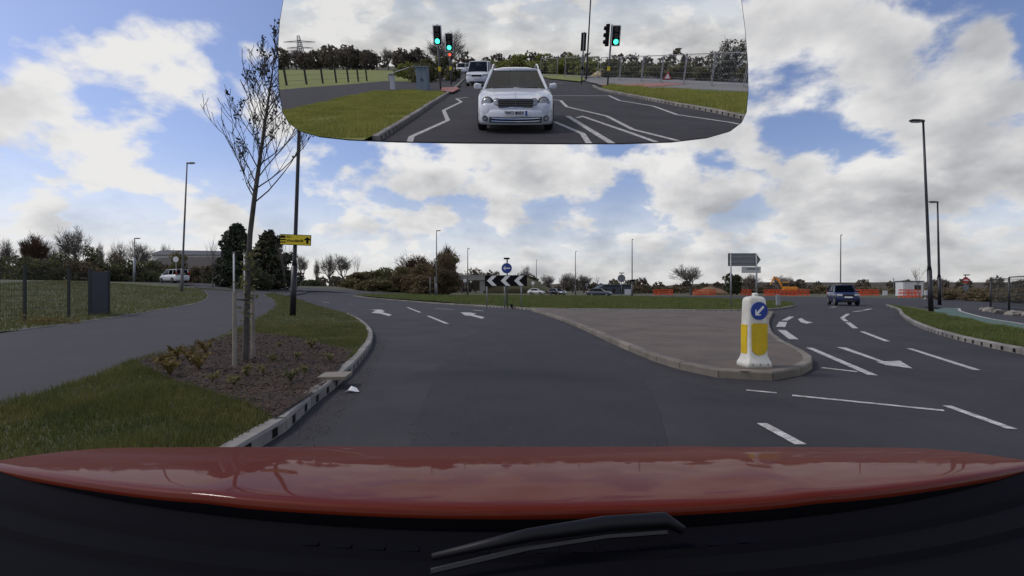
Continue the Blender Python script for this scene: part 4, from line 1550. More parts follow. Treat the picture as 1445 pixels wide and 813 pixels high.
def car(name, label, loc, rz, L, W, H, paint, spec, group=None, lit=False, cat='car'):
    """front towards +x; spec: dict of station table and greenhouse corners"""
    o = thing(name, label, cat, loc, rz, group)
    st = spec['stations']                     # (t from front, width factor, z bottom, z top)
    rings = []
    for t, w, z0, z1 in st:
        x = L / 2 - t * L
        hw = W / 2 * w
        zm = z0 + (z1 - z0) * .55
        rings.append([(x, 0, z0), (x, hw * .88, z0), (x, hw * .97, z0 + .07), (x, hw, zm), (x, hw * .975, z1 - .07), (x, hw * .90, z1 - .012), (x, hw * .55, z1 + .012), (x, 0, z1 + .02),
                      (x, -hw * .55, z1 + .012), (x, -hw * .90, z1 - .012), (x, -hw * .975, z1 - .07), (x, -hw, zm), (x, -hw * .97, z0 + .07), (x, -hw * .88, z0)])
    mb = MB()
    mb.loft(rings)
    mb.build('body', paint, o, smooth=True, fixn=True)
    # greenhouse
    (xa, za), (xb, zb_), (xc, zc_), (xd, zd) = [(L / 2 - t * L, z) for t, z in spec['gh']]
    wb, wt = W / 2 * .87, W / 2 * spec.get('tumble', .66)
    mb = MB()
    rr = []
    for f in (0, .12, .5, .88, 1.0):
        x = xb + (xc - xb) * f
        cr = .035 * (1 - (2 * f - 1) ** 2)
        zz = zb_ + (zc_ - zb_) * f
        rr.append([(x, wt * 1.04, zz - .03), (x, wt, zz + .012 + cr * .4), (x, wt * .55, zz + .03 + cr), (x, 0, zz + .035 + cr), (x, -wt * .55, zz + .03 + cr), (x, -wt, zz + .012 + cr * .4), (x, -wt * 1.04, zz - .03), (x, 0, zz - .05)])
    mb.loft(rr)
    mb.build('roof', paint, o, smooth=True, fixn=True)
    pil = lambda t: None
    for sgn in (1, -1):
        a = Vector((xa, sgn * wb, za)); b = Vector((xb, sgn * wt, zb_)); c = Vector((xc, sgn * wt, zc_)); d = Vector((xd, sgn * wb * .97, zd))
        for nm, p, q_, rad in (('front_pillar', a, b, .035), ('rear_pillar', d, c, .055)):
            mb = MB(); mb.tube([p, q_], rad, 6); mb.build(nm, paint, o)
        for f in spec.get('pillars', (.42, .74)):
            lo = a.lerp(d, f); hi = b.lerp(c, max(0, min(1, (f - .16) / .8)))
            mb = MB(); mb.tube([lo, hi], .04, 5); mb.build('door_pillar', spec.get('pilm', TRIM), o)
        e = Vector((0, sgn * .004, 0))
        mb = MB(); mb.face([p + e for p in ((a, d, c, b) if sgn > 0 else (b, c, d, a))]); mb.build('side_window', spec.get('glass', GLASSD), o)
        # doors' shut lines, sill and handles
        mb = MB(); mb.box((-(.02) * L, sgn * (W / 2 * .985), st[3][2] + .10), (L * .46, .03, .05)); mb.build('sill_trim', TRIM, o)
        for f in (-.05, -.22):
            mb = MB(); mb.box((f * L, sgn * (W / 2 * .985), za - .14), (.2, .035, .035)); mb.build('door_handle', paint, o, bevel=.008)
        # mirrors
        mb = MB()
        mx = xa - .30
        mb.loft([[(mx + dx, sgn * (W / 2 * .93 + .02), za + .06 + dz) for dx, dz in ((-.05, -.04), (.05, -.04), (.06, .05), (-.04, .06))],
                 [(mx + dx, sgn * (W / 2 * .93 + .17), za + .06 + dz) for dx, dz in ((-.07, -.06), (.07, -.05), (.08, .07), (-.06, .09))],
                 [(mx + dx, sgn * (W / 2 * .93 + .21), za + .06 + dz) for dx, dz in ((-.04, -.03), (.04, -.03), (.05, .04), (-.03, .05))]])
        mb.build('wing_mirror', paint, o, smooth=True, fixn=True, bevel=.01)
        # wheels
        for t in spec['axles']:
            r = spec['wr']
            x = L / 2 - t * L
            mb = MB()
            n = 14
            mb.loft([[(x + r * 1.16 * math.cos(math.pi * k / (n - 1)), sgn * (W / 2 * 1.002), r + r * 1.16 * math.sin(math.pi * k / (n - 1))) for k in range(n)],
                     [(x + r * 1.16 * math.cos(math.pi * k / (n - 1)), sgn * (W / 2 * .80), r + r * 1.16 * math.sin(math.pi * k / (n - 1))) for k in range(n)]])
            mb.build('wheel_arch', TRIM, o, fixn=True)
            wheel(o, x, sgn * (W / 2 * 1.006), r, .2, sgn)
        if spec.get('rails'):
            mb = MB()
            mb.tube([(xb + .02, sgn * wt * 1.0, zb_ + .02), (xb - .18, sgn * wt * .97, zb_ + .11), ((xb + xc) / 2, sgn * wt * .97, zb_ + .13), (xc + .2, sgn * wt * .97, zc_ + .09), (xc, sgn * wt * .97, zc_ + .02)], .018, 6)
            mb.build('roof_rail', CHROME if spec['rails'] == 'chrome' else TRIM, o)
        # lamps
        zf = spec['lamp_z']
        if spec.get('twin'):
            for yy, rad, xx in ((.72, .128, .115), (.475, .096, .06)):
                mb = MB()
                c = Vector((L / 2 - xx, sgn * W / 2 * yy, zf))
                nrm = Vector((1, sgn * .28, .28)).normalized()
                u = nrm.cross(ZV).normalized(); v_ = u.cross(nrm)
                rg = []
                for rr_, dpt in ((1.08, -.10), (1.08, .0), (.98, .025)):
                    rg.append([c + nrm * dpt + u * rad * rr_ * math.cos(2 * math.pi * k / 20) + v_ * rad * rr_ * 1.02 * math.sin(2 * math.pi * k / 20) for k in range(20)])
                mb.loft(rg)
                hl = mb.build('headlight', DKMET, o, smooth=False, fixn=True)
                mb = MB()
                mb.loft([[c + nrm * dpt + u * rad * rr_ * math.cos(2 * math.pi * k / 20) + v_ * rad * rr_ * math.sin(2 * math.pi * k / 20) for k in range(20)] for rr_, dpt in ((.9, .026), (.75, .04), (.35, .048))])
                mb.build('lens', LENS, hl, smooth=True, fixn=True)
        else:
            mb = MB()
            x = L / 2
            y0, y1 = sgn * W / 2 * .48, sgn * W / 2 * .90
            mb.loft([[(x - .06, y0, zf - .07), (x - .20, y1, zf - .05), (x - .28, y1 * 1.0, zf + .08), (x - .12, y0, zf + .06)],
                     [(x + .015, y0, zf - .07), (x - .09, y1 * 1.02, zf - .05), (x - .17, y1 * 1.02, zf + .09), (x - .04, y0, zf + .07)]])
            mb.build('headlight', LENSON if lit else LENS, o, fixn=True, bevel=.01)
        mb = MB()
        x = -L / 2
        mb.box((x + .05, sgn * W / 2 * .84, spec.get('tail_z', .85)), (.12, .16, spec.get('tail_h', .22)))
        mb.build('tail_light', TAIL, o, bevel=.02)
    mb = MB(); mb.face([(xb + .006, wt * .98, zb_ - .02), (xb + .006, -wt * .98, zb_ - .02), (xa + .006, -wb * .97, za + .004), (xa + .006, wb * .97, za + .004)]); mb.build('windscreen', spec.get('wglass', GLASS), o)
    mb = MB(); mb.face([(xd - .004, wb * .93, zd), (xd - .004, -wb * .93, zd), (xc - .004, -wt * .97, zc_), (xc - .004, wt * .97, zc_)]); mb.build('rear_window', GLASSD, o)
    mb = MB(); mb.box(((xa + xd) / 2 - .05, 0, za + .03), (xa - xd - .22, W * .80, .05)); mb.build('interior', TRIM, o)
    # bumper insert, grille, plates
    fx = L / 2
    z0 = st[2][2]
    mb = MB(); mb.box((fx - .03, 0, z0 + .10), (.10, W * .62, .12)); mb.build('lower_grille', TRIM, o, bevel=.02)
    if not spec.get('twin'):
        mb = MB(); mb.box((fx - .02, 0, zf - .02), (.09, W * .42, .13)); mb.build('grille', TRIM, o, bevel=.02)
        mb = MB(); mb.box((fx + .035, 0, zf - .17), (.012, .52, .11)); mb.build('number_plate', PLATE, o)
    mb = MB(); mb.box((-fx - .008, 0, spec.get('tail_z', .85) - .04), (.02, .52, .11)); mb.build('number_plate', YELS, o)
    return o


ESTATE = dict(stations=[(0, .70, .26, .60), (.012, .84, .22, .66), (.035, .93, .19, .715), (.08, .975, .18, .775), (.16, 1, .18, .845), (.26, 1, .18, .90), (.31, 1, .18, .925), (.6, 1, .18, .94), (.9, .99, .2, .95), (.97, .95, .25, .93), (1.0, .84, .33, .82)],
              gh=((.285, .89), (.45, 1.335), (.86, 1.32), (.975, .94)), axles=(.175, .775), wr=.315, lamp_z=.66, rails='chrome', twin=True, tumble=.66, glass=GLASSD)
SUV = dict(stations=[(0, .74, .36, .72), (.015, .86, .32, .80), (.04, .94, .28, .90), (.1, .98, .27, .99), (.2, 1, .27, 1.04), (.28, 1, .27, 1.06), (.32, 1, .27, 1.07), (.6, 1, .27, 1.08), (.92, .99, .3, 1.08), (.975, .95, .34, 1.05), (1, .86, .42, .95)],
           gh=((.27, 1.05), (.40, 1.60), (.90, 1.58), (.985, 1.07)), axles=(.18, .79), wr=.37, lamp_z=.84, rails='black', tumble=.72, tail_z=1.05, wglass=GLASSD)
MPV = dict(stations=[(0, .74, .28, .68), (.015, .86, .24, .76), (.04, .94, .2, .86), (.1, .98, .2, .96), (.17, 1, .2, 1.02), (.22, 1, .2, 1.05), (.3, 1, .2, 1.06), (.6, 1, .2, 1.07), (.93, .99, .22, 1.07), (.98, .95, .26, 1.03), (1, .87, .36, .93)],
           gh=((.17, 1.03), (.36, 1.74), (.93, 1.74), (.99, 1.07)), axles=(.17, .80), wr=.32, lamp_z=.78, rails=None, tumble=.76, tail_z=1.25, tail_h=.5, pilm=PAINT_WH)
HATCH = dict(stations=[(0, .72, .24, .58), (.015, .84, .22, .64), (.04, .93, .18, .71), (.1, .975, .17, .79), (.2, 1, .17, .86), (.28, 1, .17, .90), (.32, 1, .17, .91), (.6, 1, .17, .93), (.9, .99, .2, .96), (.97, .94, .24, .93), (1, .84, .32, .82)],
             gh=((.27, .89), (.43, 1.40), (.76, 1.39), (.93, .96)), axles=(.18, .78), wr=.31, lamp_z=.64, rails=None, tumble=.66, wglass=GLASSD)
VAN = dict(stations=[(0, .8, .3, .75), (.02, .92, .26, .9), (.05, .96, .22, 1.0), (.1, .99, .22, 1.08), (.17, 1, .22, 1.16), (.22, 1, .22, 1.2), (.3, 1, .22, 1.2), (.6, 1, .22, 1.2), (.95, 1, .24, 1.2), (.99, .97, .28, 1.2), (1, .93, .36, 1.1)],
           gh=((.14, 1.14), (.27, 1.92), (.97, 1.92), (.995, 1.2)), axles=(.17, .78), wr=.33, lamp_z=.85, rails=None, tumble=.82, tail_z=1.1, tail_h=.4, pilm=PAINT_WH)

Ys = 46
g = gz(1189, 39.5)
car('dark_blue_suv', 'dark blue four by four with roof rails driving round the roundabout', (g.x, 39.5, 0), R_(-112), 3.7, 1.62, 1.68, PAINT_BLUE, SUV)
sheet('side_road', [(-70, 60), (-38, 60), (-30, 66), (-24, 76), (-70, 76)], .13, ASPH, cell=2.0)
g = gz(246, 66)
car('white_people_carrier', 'white people carrier passing behind the grass bank', (g.x, 66, h(g.x, 66) + .16), R_(150), 4.4, 1.83, 1.8, PAINT_WH, MPV)
g = gz(846, 88)
car('slate_saloon', 'slate blue grey saloon car heading along the far side of the roundabout', (g.x, 88, 0), R_(-22), 4.4, 1.78, 1.44, PAINT_GRY, HATCH)
g = gz(786, 104)
car('black_hatchback', 'black hatchback with headlights on beyond the roundabout', (g.x, 104, 0), R_(-52), 4.1, 1.75, 1.44, PAINT_BLK, HATCH, lit=True)
g = gz(757, 116)
car('white_hatchback', 'small white car partly hidden beyond the chevron board', (g.x, 116, 0), R_(-24), 4.0, 1.72, 1.44, PAINT_WH, HATCH)

# ------------------------------------------------------------------ far setting: bridge, buildings, works
Yb = 150.0
sb = Yb / FP
o = thing('overbridge', 'grey concrete overbridge carrying a road behind the chevron board', 'bridge', (gz(665, Yb).x, Yb, 0))
X = lambda px: (px - 665) * sb
zt, zd, zl = px_h(388.5, Yb), px_h(391.5, Yb), px_h(394.5, Yb)
mb = MB(); mb.box(((X(600) + X(700)) / 2, 3, (zd + zl) / 2 - .05), (X(700) - X(600), 8, zd - zl + .35)); mb.build('deck', CONC, o)
for dy in (-1.05, 6.8):
    mb = MB(); mb.box(((X(600) + X(700)) / 2, dy, (zt + zd) / 2 + .1), (X(700) - X(600), .18, zt - zd - .15)); mb.build('parapet', mat('parapet_grey', (.22, .22, .215), .7) if dy < 0 else CONC, o)
for k in range(10):
    mb = MB(); mb.box((X(602 + k * 10), -1.2, (zt + zd) / 2 + .15), (.12, .1, zt - zd + .2)); mb.build('parapet_post', CONC, o)
for px, w in ((681, 8), (648, 4)):
    mb = MB(); mb.box((X(px), 3, zl / 2 - .1), (w * sb, 7, zl)); mb.build('pier', CONC, o)
for px in (694, 699, 705):
    mb = MB(); mb.box((X(px), 9, zl / 2 - .1), (.45, .45, zl)); mb.build('column', CONC, o)

# grassy embankment behind the chevrons
mb = MB()
rings = []
for px, top in ((684, 398), (700, 394), (725, 391), (745, 392), (758, 397), (772, 405), (790, 412)):
    X1 = (px - 722.5) / FP * 156
    z = max(.02, px_h(top, 156))
    rings.append([(X1, 148, -.06), (X1, 152, z * .6), (X1, 156, z), (X1, 162, z), (X1, 175, -.06)])
mb.loft(rings)
o = mb.build('embankment', ROUGHG, fixn=True, smooth=True)
o['kind'] = 'structure'

# white works building and brick house at the left
g = gz(296, 108)
o = thing('works_building', 'long pale building with grey curved roof behind the dark hedges', 'building', g)
z0, z1 = px_h(362, 108, g.z), px_h(353, 108, g.z)
mb = MB(); mb.box((0, 0, z0 / 2 - .3), (18, 10, z0 + .6)); mb.build('wall', WALLW, o)
mb = MB()
mb.loft([[(-9.4, -5.5 + 11 * k / 6, z0 + (z1 - z0) * math.sin(math.pi * k / 6)) for k in range(7)], [(9.4, -5.5 + 11 * k / 6, z0 + (z1 - z0) * .8 * math.sin(math.pi * k / 6)) for k in range(7)]])
mb.build('roof', ROOFG, o, fixn=True)
for x in (-6.5, -2.6, .8, 4.6):
    mb = MB(); mb.box((x, -5.03, z0 - 1.5), (1.3, .08, 1.4)); w_ = mb.build('window', WINDK, o)
    mb = MB(); mb.box((x, -5.08, z0 - 2.28), (1.5, .12, .1)); mb.build('sill', CONC, w_)
g = gz(268, 92)
o = thing('brick_house', 'low red brick house with dark tiled roof behind the white people carrier', 'house', g, R_(-12))
mb = MB(); mb.box((0, 0, 1.2), (13, 7, 2.6)); mb.build('wall', BRICK, o)
zr = px_h(363, 92, g.z)
mb = MB(); mb.loft([[(-7, -4, 2.4), (-7, 0, zr), (-7, 4, 2.4)], [(7, -4, 2.4), (7, 0, zr), (7, 4, 2.4)]]); rf = mb.build('roof', TILES, o, fixn=True)
mb = MB(); mb.loft([[(-6.9, -3.4, 2.3), (-6.9, 0, zr - .25), (-6.9, 3.4, 2.3)], [(-7.06, -3.4, 2.3), (-7.06, 0, zr - .25), (-7.06, 3.4, 2.3)]]); mb.build('gable', BRICK, o, fixn=True)
for x in (-4, 0, 3.6):
    mb = MB(); mb.box((x, -3.52, 1.5), (1.4, .1, 1.1)); w_ = mb.build('window', WINDK, o)
    mb = MB(); mb.box((x, -3.57, .92), (1.6, .14, .08)); mb.build('sill', CONC, w_)

# blue grey shed and white board
g = gz(868, 128)
s = 128 / FP
o = thing('site_shed', 'low blue grey shed with sloping roof beyond the far lane', 'shed', g)
z1 = px_h(402.5, 128)
mb = MB(); mb.loft([[(-24 * s, 0, -.1), (24 * s, 0, -.1), (24 * s, 0, z1), (-16 * s, 0, z1), (-24 * s, 0, z1 - .7)], [(-24 * s, 7, -.1), (24 * s, 7, -.1), (24 * s, 7, z1), (-16 * s, 7, z1), (-24 * s, 7, z1 - .7)]])
mb.build('wall', SHEDB, o, fixn=True)
mb = MB(); mb.box((4 * s, 3.4, z1 + .12), (41 * s, 8, .2)); mb.build('roof', mat('shed_roof', (.09, .11, .14), .6), o)
for x in (-14, -2, 9):
    mb = MB(); mb.box((x * s, -.03, .9), (5 * s, .1, 1.0)); mb.build('window', WINDK, o)
g = gz(886, 92)
o = thing('site_board', 'white notice board standing at the foot of the lamp post by the shed', 'board', g)
mb = MB(); mb.box((0, 0, px_h(412, 92)), (1.2, .05, 1.0)); mb.build('board', WALLW, o)
for x in (-.5, .5):
    post(o, x, .06, -.1, px_h(409, 92), .04)


# orange works barriers
def barrier_mesh():
    mb = MB()
    mb.box((0, 0, .93), (1.1, .07, .12)); mb.box((0, 0, .15), (1.1, .07, .10)); mb.box((0, 0, .55), (1.02, .035, .16))
    for x in (-.5, -.17, .17, .5):
        mb.box((x, 0, .54), (.07, .06, .70))
    for x in (-.42, .42):
        mb.box((x, 0, .04), (.10, .55, .09))
    return mb.mesh('barrier', ORANGE)


BAR = barrier_mesh()
bars = []
for x0, x1, n_, Y, lab, grp in ((922, 950, 5, 104, 'orange plastic works barrier on the grass left of the round bare tree', 'barriers left of the round bare tree'),
                                (978, 1010, 6, 104, 'orange plastic works barrier in the run between the round bare tree and the arrow sign', 'barriers by the round bare tree'),
                                (1046, 1060, 3, 100, 'orange plastic works barrier behind the arrow ended sign', 'barriers behind the arrow sign'),
                                (1078, 1142, 11, 96, 'orange plastic works barrier in the long run before the excavator', 'barriers before the excavator'),
                                (1204, 1240, 7, 100, 'orange plastic works barrier beyond the dark blue four by four', 'barriers beyond the four by four'),
                                (1270, 1298, 5, 78, 'orange plastic works barrier along the front of the white site cabin', 'barriers by the white cabin')):
    for k in range(n_):
        px = x0 + (x1 - x0) * (k + .5) / n_
        g = gz(px, Y + random.Random(px).uniform(-1.2, 1.2))
        b = link('works_barrier', BAR, None, g, (0, 0, random.Random(px * 3).uniform(-.35, .35)))
        sx = (x1 - x0) / n_ * Y / FP / 1.1
        b.scale = (max(.8, min(1.5, sx)), 1, 1.25)
        tag(b, lab, 'barrier', grp)

# excavator
g = gz(1112, 112)
o = thing('excavator', 'orange yellow excavator with raised boom on the works site', 'excavator', g, R_(160))
for y in (-.95, .95):
    mb = MB()
    mb.prism((Vector((0, y - .25, 0)), [(-1.7, .25), (-1.4, .02), (1.4, .02), (1.7, .25), (1.7, .55), (1.4, .8), (-1.4, .8), (-1.7, .55)]), XV, ZV, YV * .5)
    mb.build('track', DKMET, o, fixn=True)
mb = MB(); mb.box((-.3, 0, 1.35), (2.9, 2.3, .95)); mb.build('house_body', EXCY, o, bevel=.12)
mb = MB(); mb.box((.55, .65, 2.2), (1.2, .95, 1.5)); cb = mb.build('cab', EXCY, o, bevel=.1)
mb = MB(); mb.box((.62, .65, 2.35), (1.25, .99, .85)); mb.build('window', WINDK, cb, bevel=.05)
mb = MB(); mb.tube([(1.0, -.1, 1.5), (1.9, -.1, 3.3), (2.9, -.1, 4.1)], [.26, .28, .18], 6); mb.build('boom', EXCY, o)
mb = MB(); mb.tube([(2.7, -.1, 4.2), (3.6, -.1, 2.3)], [.2, .13], 6); mb.build('arm', EXCY, o)
mb = MB(); mb.prism((Vector((0, -.5, 0)), [(3.4, 2.4), (3.9, 2.2), (3.7, 1.6), (3.2, 1.5), (3.0, 1.9)]), XV, ZV, YV * .8); mb.build('bucket', DKMET, o, fixn=True)
mb = MB(); mb.tube([(1.3, -.1, 1.7), (2.1, -.1, 3.0)], .07, 6); mb.build('ram', GALV, o)

# spoil heaps
def heap(px, Y, w, hh, m, label, seed):
    g = gz(px, Y)
    mb = MB()
    n = 14
    rings = []
    for t in (0, .25, .5, .75, .95):
        rings.append([(math.cos(6.283 * k / n) * w / 2 * (1 - t) * (1 + .18 * noise.noise(Vector((k * 1.3, t * 3, seed)))), math.sin(6.283 * k / n) * w / 2.4 * (1 - t), (hh * (1 - (1 - t) ** 1.6)) * (1 + .12 * noise.noise(Vector((k, t * 5, seed)))) - .05) for k in range(n)])
    mb.loft(rings)
    me = mb.mesh('spoil_heap', m, True)
    tag(link('spoil_heap', me, None, g), label, 'heap')


heap(1002, 118, 10, 1.9, mat('clay_spoil', (.24, .14, .07), .95, var=.4, vscale=1.2), 'low brown clay spoil heap behind the orange barriers', 3)

# white site cabin on the right
g = gz(1283, 82)
o = thing('site_cabin', 'white site cabin with ribbed sides behind orange barriers', 'cabin', g, R_(-14))
s = 82 / FP
mb = MB(); mb.box((0, 0, 1.35), (2.9, 2.4, 2.4)); mb.build('wall', WALLW, o)
mb = MB(); mb.box((0, 0, 2.6), (3.1, 2.6, .14)); mb.build('roof', ROOFG, o)
for k in range(8):
    mb = MB(); mb.box((-1.26 + k * .36, -1.22, 1.35), (.05, .05, 2.3)); mb.build('rib', WALLW, o)
mb = MB(); mb.box((.6, -1.26, 1.6), (.9, .06, .7)); mb.build('window', WINDK, o)
for px, w, hh, Y, lab in ((1249, .9, 1.0, 95, 'pale concrete block beside the far orange barriers'), (1308, .55, 1.15, 62, 'white upright site panel by the tall lamp post'), (1332, .7, .8, 60, 'short white site panel between the two dark lamp posts')):
    g = gz(px, Y)
    o = thing('site_barrier_board', lab, 'panel', g)
    mb = MB(); mb.box((0, 0, hh / 2), (w, .12, hh)); mb.build('panel', WALLW, o, bevel=.02)
    mb = MB(); mb.box((0, 0, .04), (w * 1.2, .4, .09)); mb.build('foot', CONC, o)


# ------------------------------------------------------------------ fences
def mesh_panel(parent, a, b, z0, hh, m, wire=.006, dx=.1, dz=.25, frame=None, fr=.02):
    """welded wire between two points; wires joined into one part"""
    d = (b - a)
    L = d.length
    d = d / L
    mb = MB()
    n = max(2, int(L / dx))
    for k in range(n + 1):
        p = a + d * (L * k / n)
        s = Vector((d.x, d.y, 0)) * wire
        zz = z0
        mb.face([(p.x - s.x, p.y - s.y, zz), (p.x + s.x, p.y + s.y, zz), (p.x + s.x, p.y + s.y, zz + hh), (p.x - s.x, p.y - s.y, zz + hh)])
    for k in range(int(hh / dz) + 1):
        z = z0 + k * dz
        mb.face([(a.x, a.y, z - wire), (b.x, b.y, z - wire), (b.x, b.y, z + wire), (a.x, a.y, z + wire)])
    o = mb.build('wire_mesh', m, parent)
    o['kind'] = 'stuff'
    if frame:
        mb = MB()
        for pts in (((a.x, a.y, z0), (a.x, a.y, z0 + hh)), ((b.x, b.y, z0), (b.x, b.y, z0 + hh)), ((a.x, a.y, z0 + hh), (b.x, b.y, z0 + hh)), ((a.x, a.y, z0 + .1), (b.x, b.y, z0 + .1))):
            mb.tube(pts, fr, 6)
        mb.build('panel_frame', frame, parent)


fo = thing('mesh_fence', 'dark green welded mesh fence with slim posts on the grass bank', 'fence')
fpx = [(-60, 462, 330), (35, 455, 372), (97, 449, 372), (126, 446, 378)]
prev = None
for px, py, tp in fpx:
    g = G(px, py, .115)
    hh = 2.0
    mb = MB(); mb.box((g.x, g.y, g.z + hh / 2 - .05), (.07, .07, hh + .1)); mb.build('post', FENCEG, fo)
    if prev is not None:
        mesh_panel(fo, prev, Vector((g.x, g.y, 0)), min(pz, g.z) + .05, 1.85, FENCEG, .005, .09, .22)
    prev = Vector((g.x, g.y, 0))
    pz = g.z
g1, g2 = G(127, 445.5, .115), G(153, 443, .115)
o = thing('fence_panel', 'dark navy solid panel ending the mesh fence on the grass bank', 'fence')
d = g2 - g1
zz = (g1.z + g2.z) / 2
mb = MB(); mb.box(((g1.x + g2.x) / 2, (g1.y + g2.y) / 2, zz + .95), (d.xy.length, .05, 1.85), math.atan2(d.y, d.x)); mb.build('panel', NAVY, o)
for g in (g1, g2):
    mb = MB(); mb.box((g.x, g.y, zz + .95), (.09, .09, 2.05)); mb.build('post', FENCEG, o)
for k in range(5):
    p = g1.lerp(g2, (k + .5) / 5)
    mb = MB(); mb.box((p.x, p.y - .035, zz + .95), (.05, .03, 1.8)); mb.build('rib', NAVY, o)
# pile of dry cuttings by the fence
g = G(62, 457, .115)
mb = MB()
rr = random.Random(8)
for k in range(260):
    p = Vector((rr.gauss(0, .45), rr.gauss(0, .22), abs(rr.gauss(0, .10))))
    d = Vector((rr.uniform(-1, 1), rr.uniform(-1, 1), rr.uniform(-.2, .5))).normalized() * rr.uniform(.1, .3)
    w = d.orthogonal().normalized() * .018
    mb.face([p - w, p + w, p + d])
o = link('cuttings_pile', mb.mesh('cuttings_pile', STRAW), None, g)
tag(o, 'small pile of straw coloured cuttings at the foot of the mesh fence', 'pile', kind='stuff')

# right: temporary fence and rubble
o = thing('site_fence', 'dark mesh site fence standing behind the side path by the cycle track', 'fence')
pp = [at(1398, 437, 30), at(1424, 437, 27), at(1452, 438, 24.5), at(1490, 438, 22)]
for i, p in enumerate(pp):
    p.z = 0
    post(o, p.x, p.y, 0.0, 1.85 + i * .09, .045, BLACKP)
    if i:
        mesh_panel(o, pp[i - 1], p, .12, 1.68 + i * .08, FENCEG, .009, .07, .14, frame=BLACKP, fr=.022)
rr = random.Random(4)
for k in range(16):
    px = 1387 + k * 4.2 + rr.uniform(-2, 2)
    g = G(px, 438 + k * .55 + rr.uniform(-1, 2), .08)
    s = rr.uniform(.10, .26)
    bm = bmesh.new()
    bmesh.ops.create_icosphere(bm, subdivisions=1, radius=s)
    for v_ in bm.verts:
        v_.co *= 1 + rr.uniform(-.3, .25)
        v_.co.z *= .65
    me = bpy.data.meshes.new('rubble_stone'); bm.to_mesh(me); bm.free(); me.materials.append(STONE)
    b = link('rubble_stone', me, None, (g.x, g.y, g.z + s * .35))
    tag(b, 'broken stone in the line of rubble below the dark mesh site fence', 'stone', 'rubble below the site fence')

# post and wire fence along the far verge under the thicket
o = thing('field_fence', 'low brown post and rail fence running below the thicket', 'fence')
for k in range(22):
    px = 415 + k * 10
    g = gz(px, 118)
    mb = MB(); mb.box((0, 0, 0), (.16, .16, 1.5)); b = mb.build('post', DIRT, o); b.location = (g.x, 118, g.z + .65)
for z in (.45, .85, 1.25):
    mb = MB()
    for k in range(21):
        a, b = gz(415 + k * 10, 118), gz(425 + k * 10, 118)
        mb.tube([(a.x, 117.9, a.z + z), (b.x, 117.9, b.z + z)], .045, 4)
    mb.build('rail', DIRT, o)

# ------------------------------------------------------------------ far vegetation
sid = [100]


def bush(px, Y, top, wpx, m, label, shape='dome', d=None, clumps=26, n=1600, leaf=None, tw=TWIG, twig=90, m2=None, f2=.15, group=None, name='shrub', cat='shrub'):
    g = gz(px, Y)
    hh = px_h(top, Y, g.z)
    w = wpx / FP * Y
    sid[0] += 1
    return shrub(g, w, d or w * .6, hh, m, label, sid[0], n=n, leaf=leaf or max(.09, Y * .0028), shape=shape, twigm=tw, twig=twig, m2=m2, f2=f2, group=group, name=name, cat=cat, clumps=clumps)


# conifers
bush(334, 62, 316, 72, LEAFC, 'dark leaning conifer behind the young tree and left of the yellow sign', 'cone', n=12000, clumps=80, leaf=.26, twig=60, name='conifer_tree', cat='tree')
bush(382, 66, 326, 84, LEAFC, 'broad dark conifer behind the yellow sign', 'cone', n=12000, clumps=80, leaf=.26, twig=60, m2=LEAFB, f2=.2, name='conifer_tree', cat='tree')
bush(357, 58, 368, 60, LEAFD, 'dark rounded bush between the two conifers', n=2600)
# left hedges
for px, Y, tp, w, m in ((0, 62, 366, 90, LEAFD), (60, 60, 364, 90, LEAFD), (110, 62, 364, 80, LEAFB), (150, 68, 366, 80, LEAFD), (190, 72, 366, 80, LEAFD), (225, 80, 368, 50, LEAFB), (-30, 66, 348, 100, LEAFD), (30, 72, 352, 80, LEAFD), (85, 64, 344, 60, LEAFD), (128, 66, 346, 50, LEAFD), (165, 72, 356, 60, LEAFB), (208, 76, 360, 60, LEAFD), (300, 84, 372, 46, LEAFB)):
    bush(px, Y, tp, w, m, 'dark tangled hedge bush in the row beyond the grass bank', n=2600, group='dark hedge bushes beyond the bank', twig=160, m2=LEAFO if m is LEAFD else LEAFD, f2=.25)
bush(276, 80, 372, 40, LEAFB, 'low brown bush in front of the brick house', n=1800, m2=LEAFD, f2=.4)
bush(302, 76, 370, 40, LEAFD, 'dark bush between the brick house and the left hand conifer', n=1800, m2=LEAFB, f2=.3)
bush(250, 86, 354, 36, LEAFO, 'small olive tree behind the white people carrier', 'round', n=1500)
# left skyline trees
for k, (px, Y, tp, w, kd) in enumerate(((12, 84, 332, 36, 'wide'), (50, 88, 323, 42, 'rusty'), (104, 84, 316, 44, 'round'), (140, 104, 338, 34, 'wide'), (170, 120, 336, 40, 'wide'), (200, 122, 337, 40, 'round'), (232, 124, 340, 34, 'wide'), (-14, 90, 330, 40, 'round'), (78, 108, 336, 36, 'tall'))):
    lab = ['bare tree on the skyline above the dark hedge', 'dense rusty twigged tree above the dark hedge', 'tall bare round headed tree rising above the dark hedge'][1 if kd == 'rusty' else (2 if px == 104 else 0)]
    g = gz(px, Y)
    bare_tree(kd, g, px_h(tp, Y, g.z), w / FP * Y, lab, 'bare skyline trees above the left hedge' if lab.startswith('bare') else None, k * 1.3)
bare_tree('thin', gz(300, 56), px_h(330, 56, gz(300, 56).z), 1.8, 'thin bare sapling beside the left hand conifer', None, 1)
bare_tree('thin', gz(404, 60), px_h(332, 60, gz(404, 60).z), 2.2, 'thin bare sapling rising beside the yellow sign', None, 2)
